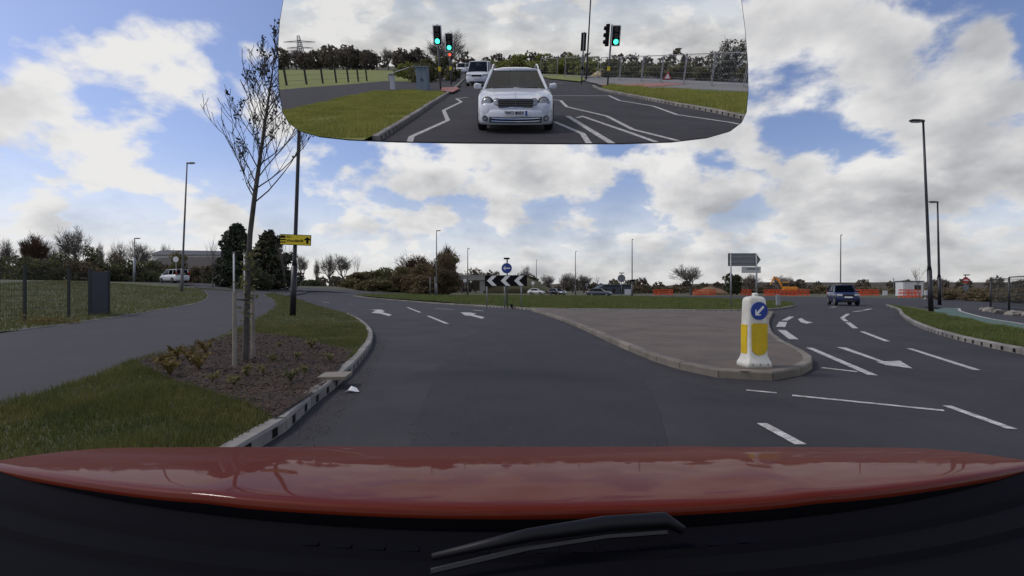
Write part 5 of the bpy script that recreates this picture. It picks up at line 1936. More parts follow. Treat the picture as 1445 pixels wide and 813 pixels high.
# middle-left trees above the far verge
for k, (px, tp, w, kd) in enumerate(((426, 366, 24, 'round'), (446, 372, 16, 'wide'), (465, 364, 32, 'wide'), (484, 366, 34, 'round'))):
    bare_tree(kd, gz(px, 150), px_h(tp, 150), w / FP * 150, 'bare field tree on the horizon between the yellow sign and the thicket', 'bare field trees on the horizon', k * 2.1)
bare_tree('thin', gz(501, 120), px_h(363, 120), 2.6, 'thin feathery sapling at the left end of the thicket')
bush(436, 108, 391, 44, LEAFD, 'low dark bush at the far roadside behind the black lamp post', n=900)
# thicket
th = [(520, 110, 378, 64, LEAFO, LEAFB), (552, 110, 371, 70, LEAFO, LEAFD), (582, 108, 365, 70, LEAFB, LEAFO), (612, 104, 350, 66, LEAFB, LEAFO), (500, 112, 386, 50, LEAFO, LEAFD), (600, 96, 384, 60, LEAFB, LEAFO), (530, 98, 392, 60, LEAFO, LEAFB), (508, 108, 383, 50, LEAFO, LEAFB), (540, 106, 377, 60, LEAFO, LEAFD), (570, 106, 372, 56, LEAFO, LEAFB), (596, 102, 359, 64, LEAFB, LEAFO), (626, 98, 351, 58, LEAFB, LEAFO), (632, 96, 376, 44, LEAFB, LEAFD), (556, 104, 386, 40, LEAFB, LEAFO)]
for k, (px, Y, tp, w, m, m2) in enumerate(th):
    bush(px, Y, tp, w, m, 'dense olive green bush in the thicket' if m is LEAFO else 'dense rusty brown bush in the thicket', n=3000, tw=TWIGR, twig=220, m2=m2, f2=.35,
         group='olive bushes of the thicket' if m is LEAFO else 'rusty bushes of the thicket')
bare_tree('rusty', gz(632, 108), px_h(340, 108), 38 / FP * 108, 'bare spreading tree rising above the right end of the thicket', None, .5)
bare_tree('rusty', gz(588, 112), px_h(356, 112), 50 / FP * 112, 'bare rusty tree rising from the middle of the thicket', None, 2.5)
# behind bridge
for k, (px, tp, w) in enumerate(((672, 374, 44), (696, 376, 34), (652, 382, 40))):
    bush(px, 178, tp, w, LEAFB, 'brown twiggy bush above the overbridge parapet', n=1300, leaf=.45, m2=LEAFD, f2=.3, group='brown bushes above the overbridge', twig=150)
bush(735, 170, 378, 40, LEAFO, 'olive bush on the embankment behind the chevron board', n=1500, leaf=.42, m2=LEAFB, f2=.3)
bush(752, 160, 386, 36, LEAFD, 'dark green bush on the embankment shoulder', n=1300, leaf=.4, twig=60)
bare_tree('tall', gz(740, 172), px_h(372, 172), 20 / FP * 172, 'small bare tree on top of the embankment', None, 1)
# beyond cars
for k, (px, tp, w, kd) in enumerate(((775, 386, 26, 'round'), (795, 384, 28, 'wide'), (808, 382, 24, 'tall'), (824, 386, 28, 'round'))):
    bare_tree(kd, gz(px, 165), px_h(tp, 165), w / FP * 165, 'bare tree in the row behind the dark saloon cars', 'bare trees behind the saloon cars', k * 1.7)
bare_tree('thin', gz(842, 140), px_h(386, 140), 2.2, 'thin bare sapling left of the blue grey shed')
bush(870, 150, 396, 30, LEAFO, 'olive bush showing above the shed roof', n=900)
for px, tp, w in ((890, 402, 60), (918, 403, 60), (945, 402, 60), (985, 403, 70), (1015, 403, 60), (1060, 404, 60), (1100, 405, 60), (905, 401, 44), (930, 403, 44), (955, 403, 40), (1000, 402, 50), (1030, 404, 40), (1080, 405, 40)):
    bush(px, 150, tp, w, LEAFB, 'low brown hedge bush behind the orange barriers', n=900, m2=LEAFD, f2=.4, group='low brown hedge behind the works', twig=110)
bare_tree('round', gz(975, 112), px_h(372, 112), 52 / FP * 112, 'round headed bare tree standing alone behind the orange barriers', None, .3)
bush(1034, 100, 384, 28, LEAFD, 'dark ivy clad tree left of the arrow ended sign', 'round', n=1600, name='ivy_tree', cat='tree')
bare_tree('wide', gz(1058, 108), px_h(384, 108), 48 / FP * 108, 'spreading bare tree behind the arrow ended sign', None, 2.2)
bare_tree('round', gz(1100, 116), px_h(387, 116), 36 / FP * 116, 'small bare tree behind the excavator', None, 4.0)
for px, tp, w in ((1125, 405, 70), (1175, 404, 70), (1225, 404, 70), (1275, 404, 70), (1320, 405, 80), (1380, 404, 90), (1440, 404, 90), (1135, 406, 44), (1155, 402, 40), (1215, 407, 40), (1240, 408, 40), (1262, 406, 40)):
    bush(px, 140, tp, w, LEAFB, 'brown green hedge bush beyond the works site', n=900, m2=LEAFO, f2=.4, group='hedge bushes beyond the works', twig=110)
for px, Y, tp, w in ((1320, 62, 413, 36), (1345, 58, 410, 44), (1375, 54, 411, 40), (1400, 50, 411, 44), (1435, 46, 409, 50), (1480, 42, 408, 60)):
    bush(px, Y, tp, w, LEAFB, 'low brown hedge bush behind the green cycle track', n=1500, m2=LEAFO, f2=.35, group='low hedge behind the cycle track', twig=150, leaf=.14)
bare_tree('thin', gz(1298, 66), px_h(370, 66), 2.0, 'slim bare sapling in front of the white site cabin', None, .7)
bare_tree('thin', gz(1331, 58), px_h(388, 58), 2.4, 'slim bare sapling behind the shorter dark lamp post', None, 2.7)

# far woodland along the horizon
def wood_band(name, pts, hmin, hmax, m, seed, n, leaf, label, twm=None):
    rng = np.random.default_rng(seed)
    cs = []
    P = [Vector((p[0], p[1], 0)) for p in pts]
    for i in range(len(P) - 1):
        L = (P[i + 1] - P[i]).length
        k = int(L / (hmax * .8)) + 1
        for j in range(k):
            p = P[i].lerp(P[i + 1], (j + rng.random()) / k)
            hh = rng.uniform(hmin, hmax)
            cs.append((p.x, p.y + rng.uniform(-4, 4), h(p.x, p.y) + hh * .5, hh * .55, hh * .45, hh * .52, hh))
    v = leaf_cloud(rng, cs, n, leaf)
    v[:, :, 2] = np.maximum(v[:, :, 2], -.2)
    o = tri_soup(name, v.reshape(-1, 3), m, quads=True)
    tag(o, label, 'woodland', kind='stuff')


wood_band('distant_woodland', [(-330, 170), (-200, 250), (-60, 300), (60, 300), (200, 280), (330, 200), (420, 90)], 3.5, 8, HILLM, 1, 16000, 1.3, 'brown green woodland far along the horizon')
mb = MB()
for i in range(41):
    X1 = -700 + i * 40
    z = 7 + 5 * noise.noise(Vector((i * .23, 3, 0))) + (4 if X1 > 250 else 0)
    mb.v += [(X1, 620, -1), (X1, 700, z), (X1, 800, z - 1), (X1, 900, -1)]
for i in range(40):
    for k in range(3):
        a = i * 4 + k
        mb.f.append((a, a + 4, a + 5, a + 1)); mb.m.append(0)
o = mb.build('hills', HILLM, smooth=True)
o['kind'] = 'structure'

# ------------------------------------------------------------------ behind the car (seen in the mirror)
rk = [Vector((-2.75, -9))] + [RB(x, y) for x, y in ((535, 200), (585, 167), (612, 148), (634, 133))] + [RB(648, 121), RB(656, 112)]
kerb_rl = thing('kerb', None, None); kerb_rl['kind'] = 'structure'
kerb_line(kerb_rl, [(p.x, p.y) for p in rk[1:]], KERB, side=-1, slots=True)
rvp = [(-2.9, -9), (rk[1].x - .13, rk[1].y)] + [(p.x - .13, p.y) for p in smooth_line([(q.x, q.y) for q in rk[1:5]], 1.2)][1:] + [(p.x, p.y) for p in [RB(x, y) for x, y in ((588, 131), (525, 133), (453, 150), (399, 163), (300, 190))]] + [(-8.0, -9)]
rlz = bumps(.04, .7, 31)
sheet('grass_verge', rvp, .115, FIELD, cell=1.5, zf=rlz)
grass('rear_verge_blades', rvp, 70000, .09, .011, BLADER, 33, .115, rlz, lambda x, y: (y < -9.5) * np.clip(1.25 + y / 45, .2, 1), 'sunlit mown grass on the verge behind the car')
rp = [RB(x, y) for x, y in ((300, 190), (399, 163), (453, 150), (525, 133), (588, 131), (636, 131.5), (650, 122), (640, 119), (600, 118), (545, 116), (490, 121), (395, 129), (300, 137))]
sheet('path', [(p.x, p.y) for p in rp], .10, PATHM, cell=None)
rf_ = [RB(x, y) for x, y in ((300, 137), (395, 129), (490, 121), (545, 116), (600, 117.5))]
sheet('field', [(-120, rf_[0].y + 6)] + [(p.x, p.y) for p in rf_] + [(-9, -62), (-16, -120), (-60, -210), (-260, -210), (-260, rf_[0].y)], .09, FIELD, cell=None)
tac = [RB(x, y) for x, y in ((624, 126.5), (645, 125.5), (648, 128), (639, 133.5), (622, 131))]
sheet('tactile_paving', [(p.x, p.y) for p in tac], .125, REDP, cell=None)
# right hand side
rkr = [RB(x, y) for x, y in ((1110, 182), (1049, 169), (1000, 158), (950, 149), (890, 137), (846, 127.5), (835, 122))]
kerb_rr = thing('kerb', None, None); kerb_rr['kind'] = 'structure'
kerb_line(kerb_rr, [(p.x, p.y) for p in rkr], KERB, side=1, slots=True)
rg_top = [RB(x, y) for x, y in ((1110, 141), (1049, 136.5), (1000, 134), (950, 131), (900, 127), (858, 124))]
rrp = [(p.x + .13, p.y) for p in rkr[:-1]] + [(p.x, p.y) for p in reversed(rg_top)]
rrz = bumps(.05, .8, 41)
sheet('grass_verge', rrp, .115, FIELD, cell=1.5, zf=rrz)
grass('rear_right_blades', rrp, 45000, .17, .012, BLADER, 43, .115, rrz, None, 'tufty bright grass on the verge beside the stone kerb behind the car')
sheet('cycle_track', [(p.x, p.y) for p in rg_top[:4]] + [(p.x, p.y) for p in (RB(940, 129), RB(960, 127.2), RB(1000, 128.5), RB(1049, 131.5), RB(1110, 136))], .09, GREENP, cell=None)
LIGHTP = mat('pale_paving', (.22, .21, .20), .9, var=.25, vscale=.5)
sheet('works_paving', [(p.x, p.y) for p in (RB(1110, 135.6), RB(1049, 131.2), RB(1000, 128.2), RB(955, 126.6), RB(900, 126.6), RB(858, 123.6), RB(830, 117), RB(820, 112), RB(880, 110), RB(1000, 116), RB(1110, 122))], .085, LIGHTP, cell=None)
sheet('tactile_paving', [(p.x, p.y) for p in (RB(858, 123.5), RB(900, 126), RB(972, 120.5), RB(940, 119), RB(842, 121.5))], .105, REDP, cell=None)


def rstrip(pts, w=.13, nm='zigzag_line'):
    P = [RB(x, y) for x, y in pts]
    strip(nm, [(p.x, p.y) for p in P], w, WHITEL, marks)


rstrip([(577, 204), (581, 193), (632, 170), (626, 156), (651, 144), (644, 139.5), (660, 137.5)])
rstrip([(781, 141), (791, 142), (800, 151), (856, 164), (893, 183), (969, 202), (1010, 212)])
rstrip([(814, 166.5), (822, 164.5), (890, 188), (932, 203)])
rstrip([(801, 164), (864, 203)], .15)
rstrip([(782, 172), (822, 189), (832, 204)])
rstrip([(859, 135), (874, 142), (922, 150), (955, 162), (1031, 173), (1060, 179)])
rstrip([(720, 135.3), (858, 135.3)], .2, 'stop_line')
rstrip([(662, 122.5), (676, 122)], .2, 'lane_line')
for x in (798, 812, 826):
    rstrip([(x - 1.2, 127.3), (x + 1.2, 127.3)], .12, 'lane_stud')
for x in (776, 790):
    rstrip([(x - 3, 117.5), (x + 5, 118)], .2, 'lane_line')


def rbase(px, py):
    p = RB(px, py)
    return Vector((p.x, p.y, 0)), -p.y


def rtop(px, py, Y):
    return RBY(px, py, Y).z


# the following cars
p, Y = rbase(727, 177)
mc = car('silver_estate_car', 'pale silver estate car with twin round headlights close behind, seen in the mirror', (p.x, -11.2 - 2.26, 0), R_(90), 4.52, 1.80, 1.42, PAINT_SILV, ESTATE)
L_, W_ = 4.52, 1.74
mb = MB(); mb.box((L_ / 2 - .03, 0, .655), (.10, .80, .19)); mb.build('grille', TRIM, mc, bevel=.03)
for k in range(4):
    mb = MB(); mb.box((L_ / 2 + .028, 0, .598 + k * .038), (.02, .78, .013)); mb.build('grille_slat', CHROME, mc)
mb = MB(); mb.box((L_ / 2 + .03, 0, .655), (.025, .018, .17)); mb.build('grille_bar', CHROME, mc)
mb = MB()
mb.tube([(L_ / 2 - .012, .36, .57), (L_ / 2 - .04, .40, .66), (L_ / 2 - .05, .36, .745), (L_ / 2 - .03, 0, .752), (L_ / 2 - .05, -.36, .745), (L_ / 2 - .04, -.40, .66), (L_ / 2 - .012, -.36, .57), (L_ / 2 + .012, 0, .567), (L_ / 2 - .012, .36, .57)], .014, 6)
mb.build('grille_surround', CHROME, mc)
mb = MB(); mb.tube([(L_ / 2 - .16, 0, .76), (L_ / 2 - .16, 0, .80)], .006, 6); mb.build('bonnet_emblem_stem', CHROME, mc)
mb = MB()
n = 16
mb.tube([(L_ / 2 - .16, .034 * math.cos(6.2832 * k / n), .835 + .034 * math.sin(6.2832 * k / n)) for k in range(n + 1)], .004, 5, False)
for k in range(3):
    a = math.pi / 2 + 2.0944 * k
    mb.tube([(L_ / 2 - .16, 0, .835), (L_ / 2 - .16, .034 * math.cos(a), .835 + .034 * math.sin(a))], .0035, 4)
mb.build('bonnet_emblem', CHROME, mc)
# bumper
mb = MB()
rings = []
for yy, xx in ((-.87, -.34), (-.80, -.14), (-.55, .0), (0, .05), (.55, .0), (.80, -.14), (.87, -.34)):
    rings.append([(L_ / 2 + xx - .10, yy, .20), (L_ / 2 + xx + .02, yy, .20), (L_ / 2 + xx + .045, yy, .30), (L_ / 2 + xx + .05, yy, .44), (L_ / 2 + xx + .01, yy, .525), (L_ / 2 + xx - .10, yy, .53)])
mb.loft(rings)
mb.build('front_bumper', PAINT_SILV, mc, fixn=True, smooth=True)
for k, z in enumerate((.275, .335)):
    mb = MB(); mb.tube([(L_ / 2 + .035, -.60, z + .01), (L_ / 2 + .085, -.3, z), (L_ / 2 + .10, 0, z - .004), (L_ / 2 + .085, .3, z), (L_ / 2 + .035, .60, z + .01)], .011, 6); mb.build('intake_slat', CHROME, mc)
mb = MB(); mb.loft([[(L_ / 2 + .03, -.60, .25), (L_ / 2 + .048, -.60, .25), (L_ / 2 + .048, -.60, .37), (L_ / 2 + .03, -.60, .37)], [(L_ / 2 + .08, 0, .24), (L_ / 2 + .098, 0, .24), (L_ / 2 + .100, 0, .36), (L_ / 2 + .08, 0, .36)], [(L_ / 2 + .03, .60, .25), (L_ / 2 + .048, .60, .25), (L_ / 2 + .048, .60, .37), (L_ / 2 + .03, .60, .37)]])
mb.build('lower_intake', TRIM, mc, fixn=True)
for sgn in (1, -1):
    mb = MB(); c = Vector((L_ / 2 - .02, sgn * .70, .335))
    mb.tube([c - XV * .05, c + XV * .035], .062, 14); fl = mb.build('fog_light', TRIM, mc)
    mb = MB(); mb.tube([c + XV * .036, c + XV * .046], .045, 14); mb.build('lens', LENS, fl)
mb = MB(); mb.box((L_ / 2 + .118, 0, .455), (.014, .53, .112)); pl = mb.build('number_plate', PLATE, mc, bevel=.004)
mb = MB(); mb.box((L_ / 2 + .1262, -.243, .455), (.002, .042, .108)); mb.build('plate_band', BLUES, pl)
text_mesh('KR08 CWF', .092, BLACKS, pl, (L_ / 2 + .1265, .022, .455), (R_(90), 0, R_(90)), 'plate_lettering', bold=.003, scale_x=.93)
mb = MB()
mb.tube([(L_ / 2 - .285 * L_ + .01, .55, .925), (L_ / 2 - .285 * L_ - .02, .05, .935)], .012, 5); mb.tube([(L_ / 2 - .285 * L_ + .01, -.05, .925), (L_ / 2 - .285 * L_ - .02, -.55, .935)], .012, 5)
mb.build('wipers', TRIM, mc)
mb = MB()
mb.box((-.25, .37, 1.0), (.16, .5, .5)); mb.box((-.25, .37, 1.28), (.10, .26, .18)); mb.box((-.25, -.37, 1.0), (.16, .5, .5)); mb.box((-.25, -.37, 1.28), (.10, .26, .18))
mb.build('seats', TRIM, mc, bevel=.04)

# its driver (sitting on the car's right hand side = -y in car space)
def driver():
    pv = bpy.data.meshes.new('body')
    pts = [(0, 0, 0), (.02, 0, .22), (.03, 0, .42), (.02, 0, .52), (.03, 0, .60), (.05, 0, .70), (.05, 0, .80),
           (.04, .19, .40), (.20, .25, .20), (.42, .17, .27), (.49, .14, .29), (.04, -.19, .40), (.20, -.25, .20), (.42, -.17, .27), (.49, -.14, .29)]
    ed = [(0, 1), (1, 2), (2, 3), (3, 4), (4, 5), (5, 6), (2, 7), (7, 8), (8, 9), (9, 10), (2, 11), (11, 12), (12, 13), (13, 14)]
    rad = [.15, .16, .15, .055, .075, .10, .07, .065, .048, .035, .04, .065, .048, .035, .04]
    pv.from_pydata(pts, ed, [])
    o = bpy.data.objects.new('person', pv)
    C.objects.link(o)
    sk = o.modifiers.new('skin', 'SKIN')
    for i, r in enumerate(rad):
        pv.skin_vertices[0].data[i].radius = (r, r * (1.15 if i < 3 else .85))
    pv.skin_vertices[0].data[0].use_root = True
    sub = o.modifiers.new('sub', 'SUBSURF'); sub.levels = 2; sub.render_levels = 2
    dg = bpy.context.evaluated_depsgraph_get()
    me = bpy.data.meshes.new_from_object(o.evaluated_get(dg))
    bpy.data.objects.remove(o)
    me.materials.clear()
    for m in (CLOTHB, SKIN, HAIRG):
        me.materials.append(m)
    for f in me.polygons:
        c = f.center
        f.material_index = 1 if (c.z > .50 or c.x > .38) else 0
        if c.z > .74 or (c.z > .62 and c.x < -.01):
            f.material_index = 2
        f.use_smooth = True
    o = link('person', me)
    tag(o, 'driver in a blue top at the wheel of the silver estate car', 'person')
    return o


dr = driver()
dr.location = (mc.location.x + .37, mc.location.y - .12, .58)
dr.rotation_euler = (0, 0, R_(90))

p, Y = rbase(677, 122)
car('silver_people_carrier', 'silver people carrier following behind the silver estate car', (p.x - .1, p.y - 2.2, 0), R_(93), 4.4, 1.78, 1.75, PAINT_SILV, MPV)
p, Y = rbase(653, 97.5)
car('white_van', 'white van far back on the road behind the following cars', (RBY(653, 97, 110).x, -110, 0), R_(96), 5.0, 1.95, 2.0, PAINT_WH, VAN, cat='van')


# traffic signals
def signal(px, py, y_top, y_bot, label, poles=True, face=1, lit=GLOWG, side=0.0, extra_top=0):
    p, Y = rbase(px, py)
    o = thing('traffic_signal', label, 'traffic light', p)
    zt, zb = rtop(px, y_top, Y), rtop(px, y_bot, Y)
    mb = MB(); mb.tube([(0, 0, -.05), (0, 0, zt + .05)], .058, 10); mb.build('pole', GREYP, o, smooth=True)
    mb = MB(); mb.box((0, .0, 1.25), (.16, .13, .26)); mb.build('push_button_box', YELS if lit else BLACKS, o, bevel=.01)
    hh = zt - zb
    w = hh * .38
    if face:
        hx = side
        mb = MB(); mb.box((hx, .10, (zt + zb) / 2), (w * 1.25, .03, hh)); bd = mb.build('backing_board', BLACKS, o)
        mb = MB()
        for bx in ((hx, zt - .012, w * 1.25, .06), (hx, zb + .012, w * 1.25, .06)):
            mb.box((bx[0], .118, bx[1]), (bx[2], .006, bx[3]))
        for sx in (-1, 1):
            mb.box((hx + sx * (w * .625 - .012), .1185, (zt + zb) / 2), (.055, .006, hh))
        mb.build('white_border', WHITES, bd)
        mb = MB(); mb.box((hx, .19, (zt + zb) / 2), (w * .85, .16, hh * .92)); mb.build('housing', BLACKS, o, bevel=.02)
        for k, mm in enumerate((OFFL, OFFL, lit or OFFL)):
            z = zt - hh * (.2 + .3 * k)
            mb = MB(); mb.tube([(hx, .272, z), (hx, .285, z)], w * .33, 16); ln_ = mb.build('lamp', mm, o)
            mb = MB()
            ring = [(hx + w * .37 * math.cos(a), z + w * .37 * math.sin(a)) for a in [math.pi * q / 10 for q in range(11)]]
            mb.loft([[(x, .27, zz) for x, zz in ring], [(x, .40, zz) for x, zz in ring]], False)
            mb.build('visor', BLACKS, ln_)
    else:
        mb = MB(); mb.box((side, -.12, (zt + zb) / 2), (w * .8, .2, hh)); mb.build('housing', BLACKS, o, bevel=.02)
        for k in range(3):
            z = zt - hh * (.2 + .3 * k)
            mb = MB(); mb.tube([(side, -.22, z), (side, -.34, z + .02)], [w * .36, w * .3], 12); mb.build('visor', BLACKS, o)
    return o


signal(622, 128.5, 36, 64, 'green traffic light on the grass side pole by the grey cabinet')
s2 = signal(637, 121.5, 47, 72.5, 'green traffic light beyond the crossing with a red lamp on its pole')
mb = MB(); mb.tube([(0, .10, 2.2), (0, .16, 2.2)], .10, 12); mb.build('red_lamp', GLOWR, s2)
s3 = signal(857, 125.5, 36, 65, 'green traffic light on the verge with a second head turned away', side=.28)
zt3 = rtop(857, 36, 35.9)
mb = MB(); mb.box((-.25, -.05, zt3 - .6), (.22, .34, 1.3)); hb = mb.build('second_housing', BLACKS, s3, bevel=.02)
for k in range(3):
    mb = MB(); mb.tube([(-.36, -.05, zt3 - .2 - .4 * k), (-.50, -.05, zt3 - .18 - .4 * k)], [.13, .11], 10); mb.build('visor', BLACKS, hb)
signal(820.5, 118.5, 46, 72, 'traffic light seen from the back beside the black lamp post', face=0, lit=None)
p, Y = rbase(827, 113.5)
o = thing('street_lamp', 'tall slim black lamp post behind the traffic light seen from the back', 'street lamp', p)
mb = MB(); mb.tube([(0, 0, -.1), (0, 0, 1.6)], .11, 8); mb.build('base_column', BLACKP, o)
mb = MB(); mb.tube([(0, 0, 1.55), (0, 0, 9)], [.085, .06], 8); mb.build('pole', BLACKP, o)
mb = MB(); mb.box((-.35, 0, 9.02), (.9, .24, .1)); mb.build('lantern', BLACKP, o, bevel=.02)

# cabinet, striped bollard, handrail
p, Y = rbase(598, 129.5)
o = thing('signal_cabinet', 'blue grey roadside signal cabinet on the path', 'cabinet', p, R_(8))
wc, hc = 16.5 / 758 * Y, rtop(598, 94.5, Y)
mb = MB(); mb.box((0, 0, hc / 2), (wc, .5, hc)); mb.build('body', CABG, o, bevel=.02)
mb = MB(); mb.box((0, .03, hc + .02), (wc + .07, .6, .06)); mb.build('lid', CABG, o, bevel=.01)
for sx in (-.25, .25):
    mb = MB(); mb.box((sx * wc, .253, hc * .52), (wc * .46, .012, hc * .86)); dr_ = mb.build('door', CABG, o)
    mb = MB(); mb.box((sx * wc * .3, .27, hc * .5), (.03, .03, .14)); mb.build('handle', DKMET, dr_)
mb = MB(); mb.box((0, 0, .03), (wc + .05, .55, .08)); mb.build('plinth', DKMET, o)
p, Y = rbase(555, 128.5)
o = thing('striped_bollard', 'white post with black bands standing on the path beside the cabinet', 'bollard', p)
hb_ = rtop(555, 106, Y)
mb = MB(); mb.box((0, 0, hb_ / 2), (.28, .28, hb_)); mb.build('body', WALLW, o, bevel=.03)
for k in range(4):
    mb = MB(); mb.box((-.1435, .0, hb_ * (.35 + .16 * k)), (.008, .26, hb_ * .08)); mb.build('band', BLACKS, o)
mb = MB(); mb.box((0, 0, hb_ + .02), (.34, .34, .05)); mb.build('cap', GREYP, o)
p, Y = rbase(560, 115)
a, b = RB(549, 116), RB(586, 117.5)
o = thing('handrail', 'galvanised sloping barrier rail behind the striped bollard', 'barrier', (0, 0, 0))
za, zb2 = rtop(549, 105, -a.y), rtop(586, 93, -b.y)
mb = MB(); mb.tube([(a.x, a.y, za), (b.x, b.y, zb2)], .05, 8); mb.build('rail', GALV, o)
for q_, z in ((a, za), (b, zb2)):
    mb = MB(); mb.tube([(q_.x, q_.y, -.05), (q_.x, q_.y, z)], .05, 8); mb.build('post', GALV, o)

# field fence posts
o = thing('field_fence', 'row of low dark posts with wires along the green field behind', 'fence')
prev = None
for px in (405, 433, 456, 475, 492, 506, 518):
    t = (px - 405) / 113
    p = RB(px, 122.5 - 6.5 * t)
    mb = MB(); mb.box((p.x, p.y, .62), (.12, .12, 1.35)); mb.build('post', FENCEG, o)
    if prev is not None:
        for z in (.4, .8, 1.2):
            mb = MB(); mb.tube([(prev.x, prev.y, z), (p.x, p.y, z)], .012, 4); mb.build('wire', GREYP, o)
    prev = p

# Heras style panels to the right rear
pts = [RB(1110, 128.5), RB(1049, 125.5), RB(1003, 123), RB(964, 120.5), RB(932, 118.4), RB(905, 116.6), RB(874, 114.6), RB(846, 113)]
for i in range(len(pts) - 1):
    a, b = pts[i], pts[i + 1]
    o = thing('temporary_fence', 'galvanised mesh temporary fence panel in the row along the works behind', 'fence', (0, 0, 0), 0, 'temporary fence panels behind')
    ea, eb = a.lerp(b, .02), a.lerp(b, .98)
    mesh_panel(o, Vector((ea.x, ea.y, 0)), Vector((eb.x, eb.y, 0)), .14, 2.1, GALV, .005, .16, .4, frame=GALV, fr=.03)
    for e in (ea, eb):
        mb = MB(); mb.box((e.x, e.y, .06), (.24, .6, .14)); mb.build('foot_block', mat('foot_yellow', (.5, .42, .25), .9) if i == 0 and e is ea else STONE, o, bevel=.03)
for i, (x0, y0, x1, y1) in enumerate(((763, 108, 786, 108.5), (797, 110, 820, 110.5), (822, 110.5, 843, 112))):
    a, b = RB(x0, y0), RB(x1, y1)
    o = thing('temporary_fence', 'galvanised mesh temporary fence panel in the row across the grass behind', 'fence', (0, 0, 0), 0, 'temporary fence panels across the grass')
    mesh_panel(o, Vector((a.x, a.y, 0)), Vector((b.x, b.y, 0)), .1, 2.3, GALV, .006, .3, .6, frame=GALV, fr=.045)
sheet('grass_verge', [(q_.x, q_.y) for q_ in (RB(775, 112), RB(818, 116.5), RB(826, 114), RB(822, 108), RB(770, 105), RB(755, 106))], .10, FIELD, cell=None)
p = RB(862, 108)
heapo = MB()
rings = []
for t in (0, .3, .6, .9):
    rings.append([(math.cos(6.283 * k / 12) * 3.2 * (1 - t), math.sin(6.283 * k / 12) * 2.4 * (1 - t), 1.5 * (1 - (1 - t) ** 1.5) * (1 + .1 * math.sin(k * 2.1 + t * 4)) - .03) for k in range(12)])
heapo.loft(rings)
tag(link('sand_heap', heapo.mesh('sand_heap', SAND, True), None, (p.x, p.y, 0)), 'yellow sand heap inside the temporary fence behind', 'heap')
p = RB(941, 114)
o = thing('works_sign', 'small red and white works sign leaning at the temporary fence', 'sign', (p.x, p.y, .02))
mb = MB(); mb.prism((Vector((0, .05, .1)), [(-.45, 0), (.45, 0), (0, .8)]), XV, ZV, YV * .03); mb.build('triangle', REDS, o, fixn=True)
mb = MB(); mb.prism((Vector((0, .084, .1)), [(-.27, .10), (.27, .10), (0, .57)]), XV, ZV, YV * .006); mb.build('face', WHITES, o, fixn=True)
mb = MB(); mb.box((0, -.05, .06), (.9, .4, .1)); mb.build('stand', DKMET, o)

# rear vegetation
def rbush(px, Y, top, wpx, m, label, **kw):
    p = RBY(px, 95, Y)
    hh = RBY(px, top, Y).z
    w = wpx / 758 * Y
    sid[0] += 1
    return shrub(Vector((p.x, -Y, 0)), w, kw.pop('d', w * .6), hh, m, label, sid[0], leaf=kw.pop('leaf', max(.09, Y * .0026)), **kw)


rbush(1030, 52, 52, 60, LEAFD, 'tall bush flecked with white blossom behind the temporary fence', n=3600, m2=BLOSS, f2=.40, twig=200, shape='round')
for px, Y, tp, w in ((1065, 50, 84, 60), (1005, 54, 86, 60), (965, 58, 86, 60), (930, 62, 84, 60), (898, 66, 84, 50), (868, 72, 82, 50)):
    rbush(px, Y, tp, w, LEAFO, 'olive scrub bush in the row behind the temporary fence', n=2200, m2=LEAFD, f2=.4, twig=120, shape='dome', group='olive scrub behind the temporary fence')
for px, Y, tp, w in ((840, 88, 79, 60), (805, 92, 76, 60), (770, 96, 73, 60), (740, 100, 75, 60), (712, 110, 80, 50), (690, 122, 84, 40)):
    rbush(px, Y, tp, w, LEAFG, 'fresh green hedge tree along the road behind the silver estate car', n=2600, m2=LEAFO, f2=.4, twig=120, shape='dome', group='fresh green hedge trees behind', name='hedge_tree', cat='tree')
for px, Y, tp, w, m in ((600, 47, 78, 50, LEAFO), (575, 52, 84, 44, LEAFG), (640, 52, 86, 24, LEAFO), (622, 56, 70, 44, LEAFO)):
    rbush(px, Y, tp, w, m, 'spring green roadside shrub behind the signal cabinet', n=2200, m2=BLOSS if px > 600 else LEAFD, f2=.15, twig=160, shape='dome', group='roadside shrubs behind the cabinet')
bare = RBY(628, 95, 58)
bare_tree('tall', Vector((bare.x, -58, 0)), RBY(628, 40, 58).z, 6.0, 'bare tree rising behind the two left traffic lights', None, 1.0)
for k, px in enumerate((388, 402, 418, 434, 452, 468, 484, 500, 516, 532, 548, 562)):
    Y = 215 + (k % 3) * 8
    p = RBY(px, 95, Y)
    bare_tree(('round', 'wide', 'round', 'tall')[k % 4], Vector((p.x, -Y, 0)), RBY(px, (68, 72, 66, 70)[k % 4], Y).z, 24 / 758 * Y, 'bare tree in the wood beyond the green field behind', 'bare trees of the wood beyond the field', k * 1.1)
wpts = [RBY(px, 95, 205) for px in (360, 400, 440, 480, 520, 570, 600)]
wood_band('field_woodland', [(p.x, p.y) for p in wpts], 5.0, 8.5, HILLM, 7, 6000, .75, 'dark brown belt of wood along the far side of the green field')
wood_band('distant_woodland', [(-420, -330), (-150, -420), (60, -380), (250, -300), (420, -150)], 6, 12, HILLM, 5, 7000, 1.8, 'grey brown woodland far behind the car')
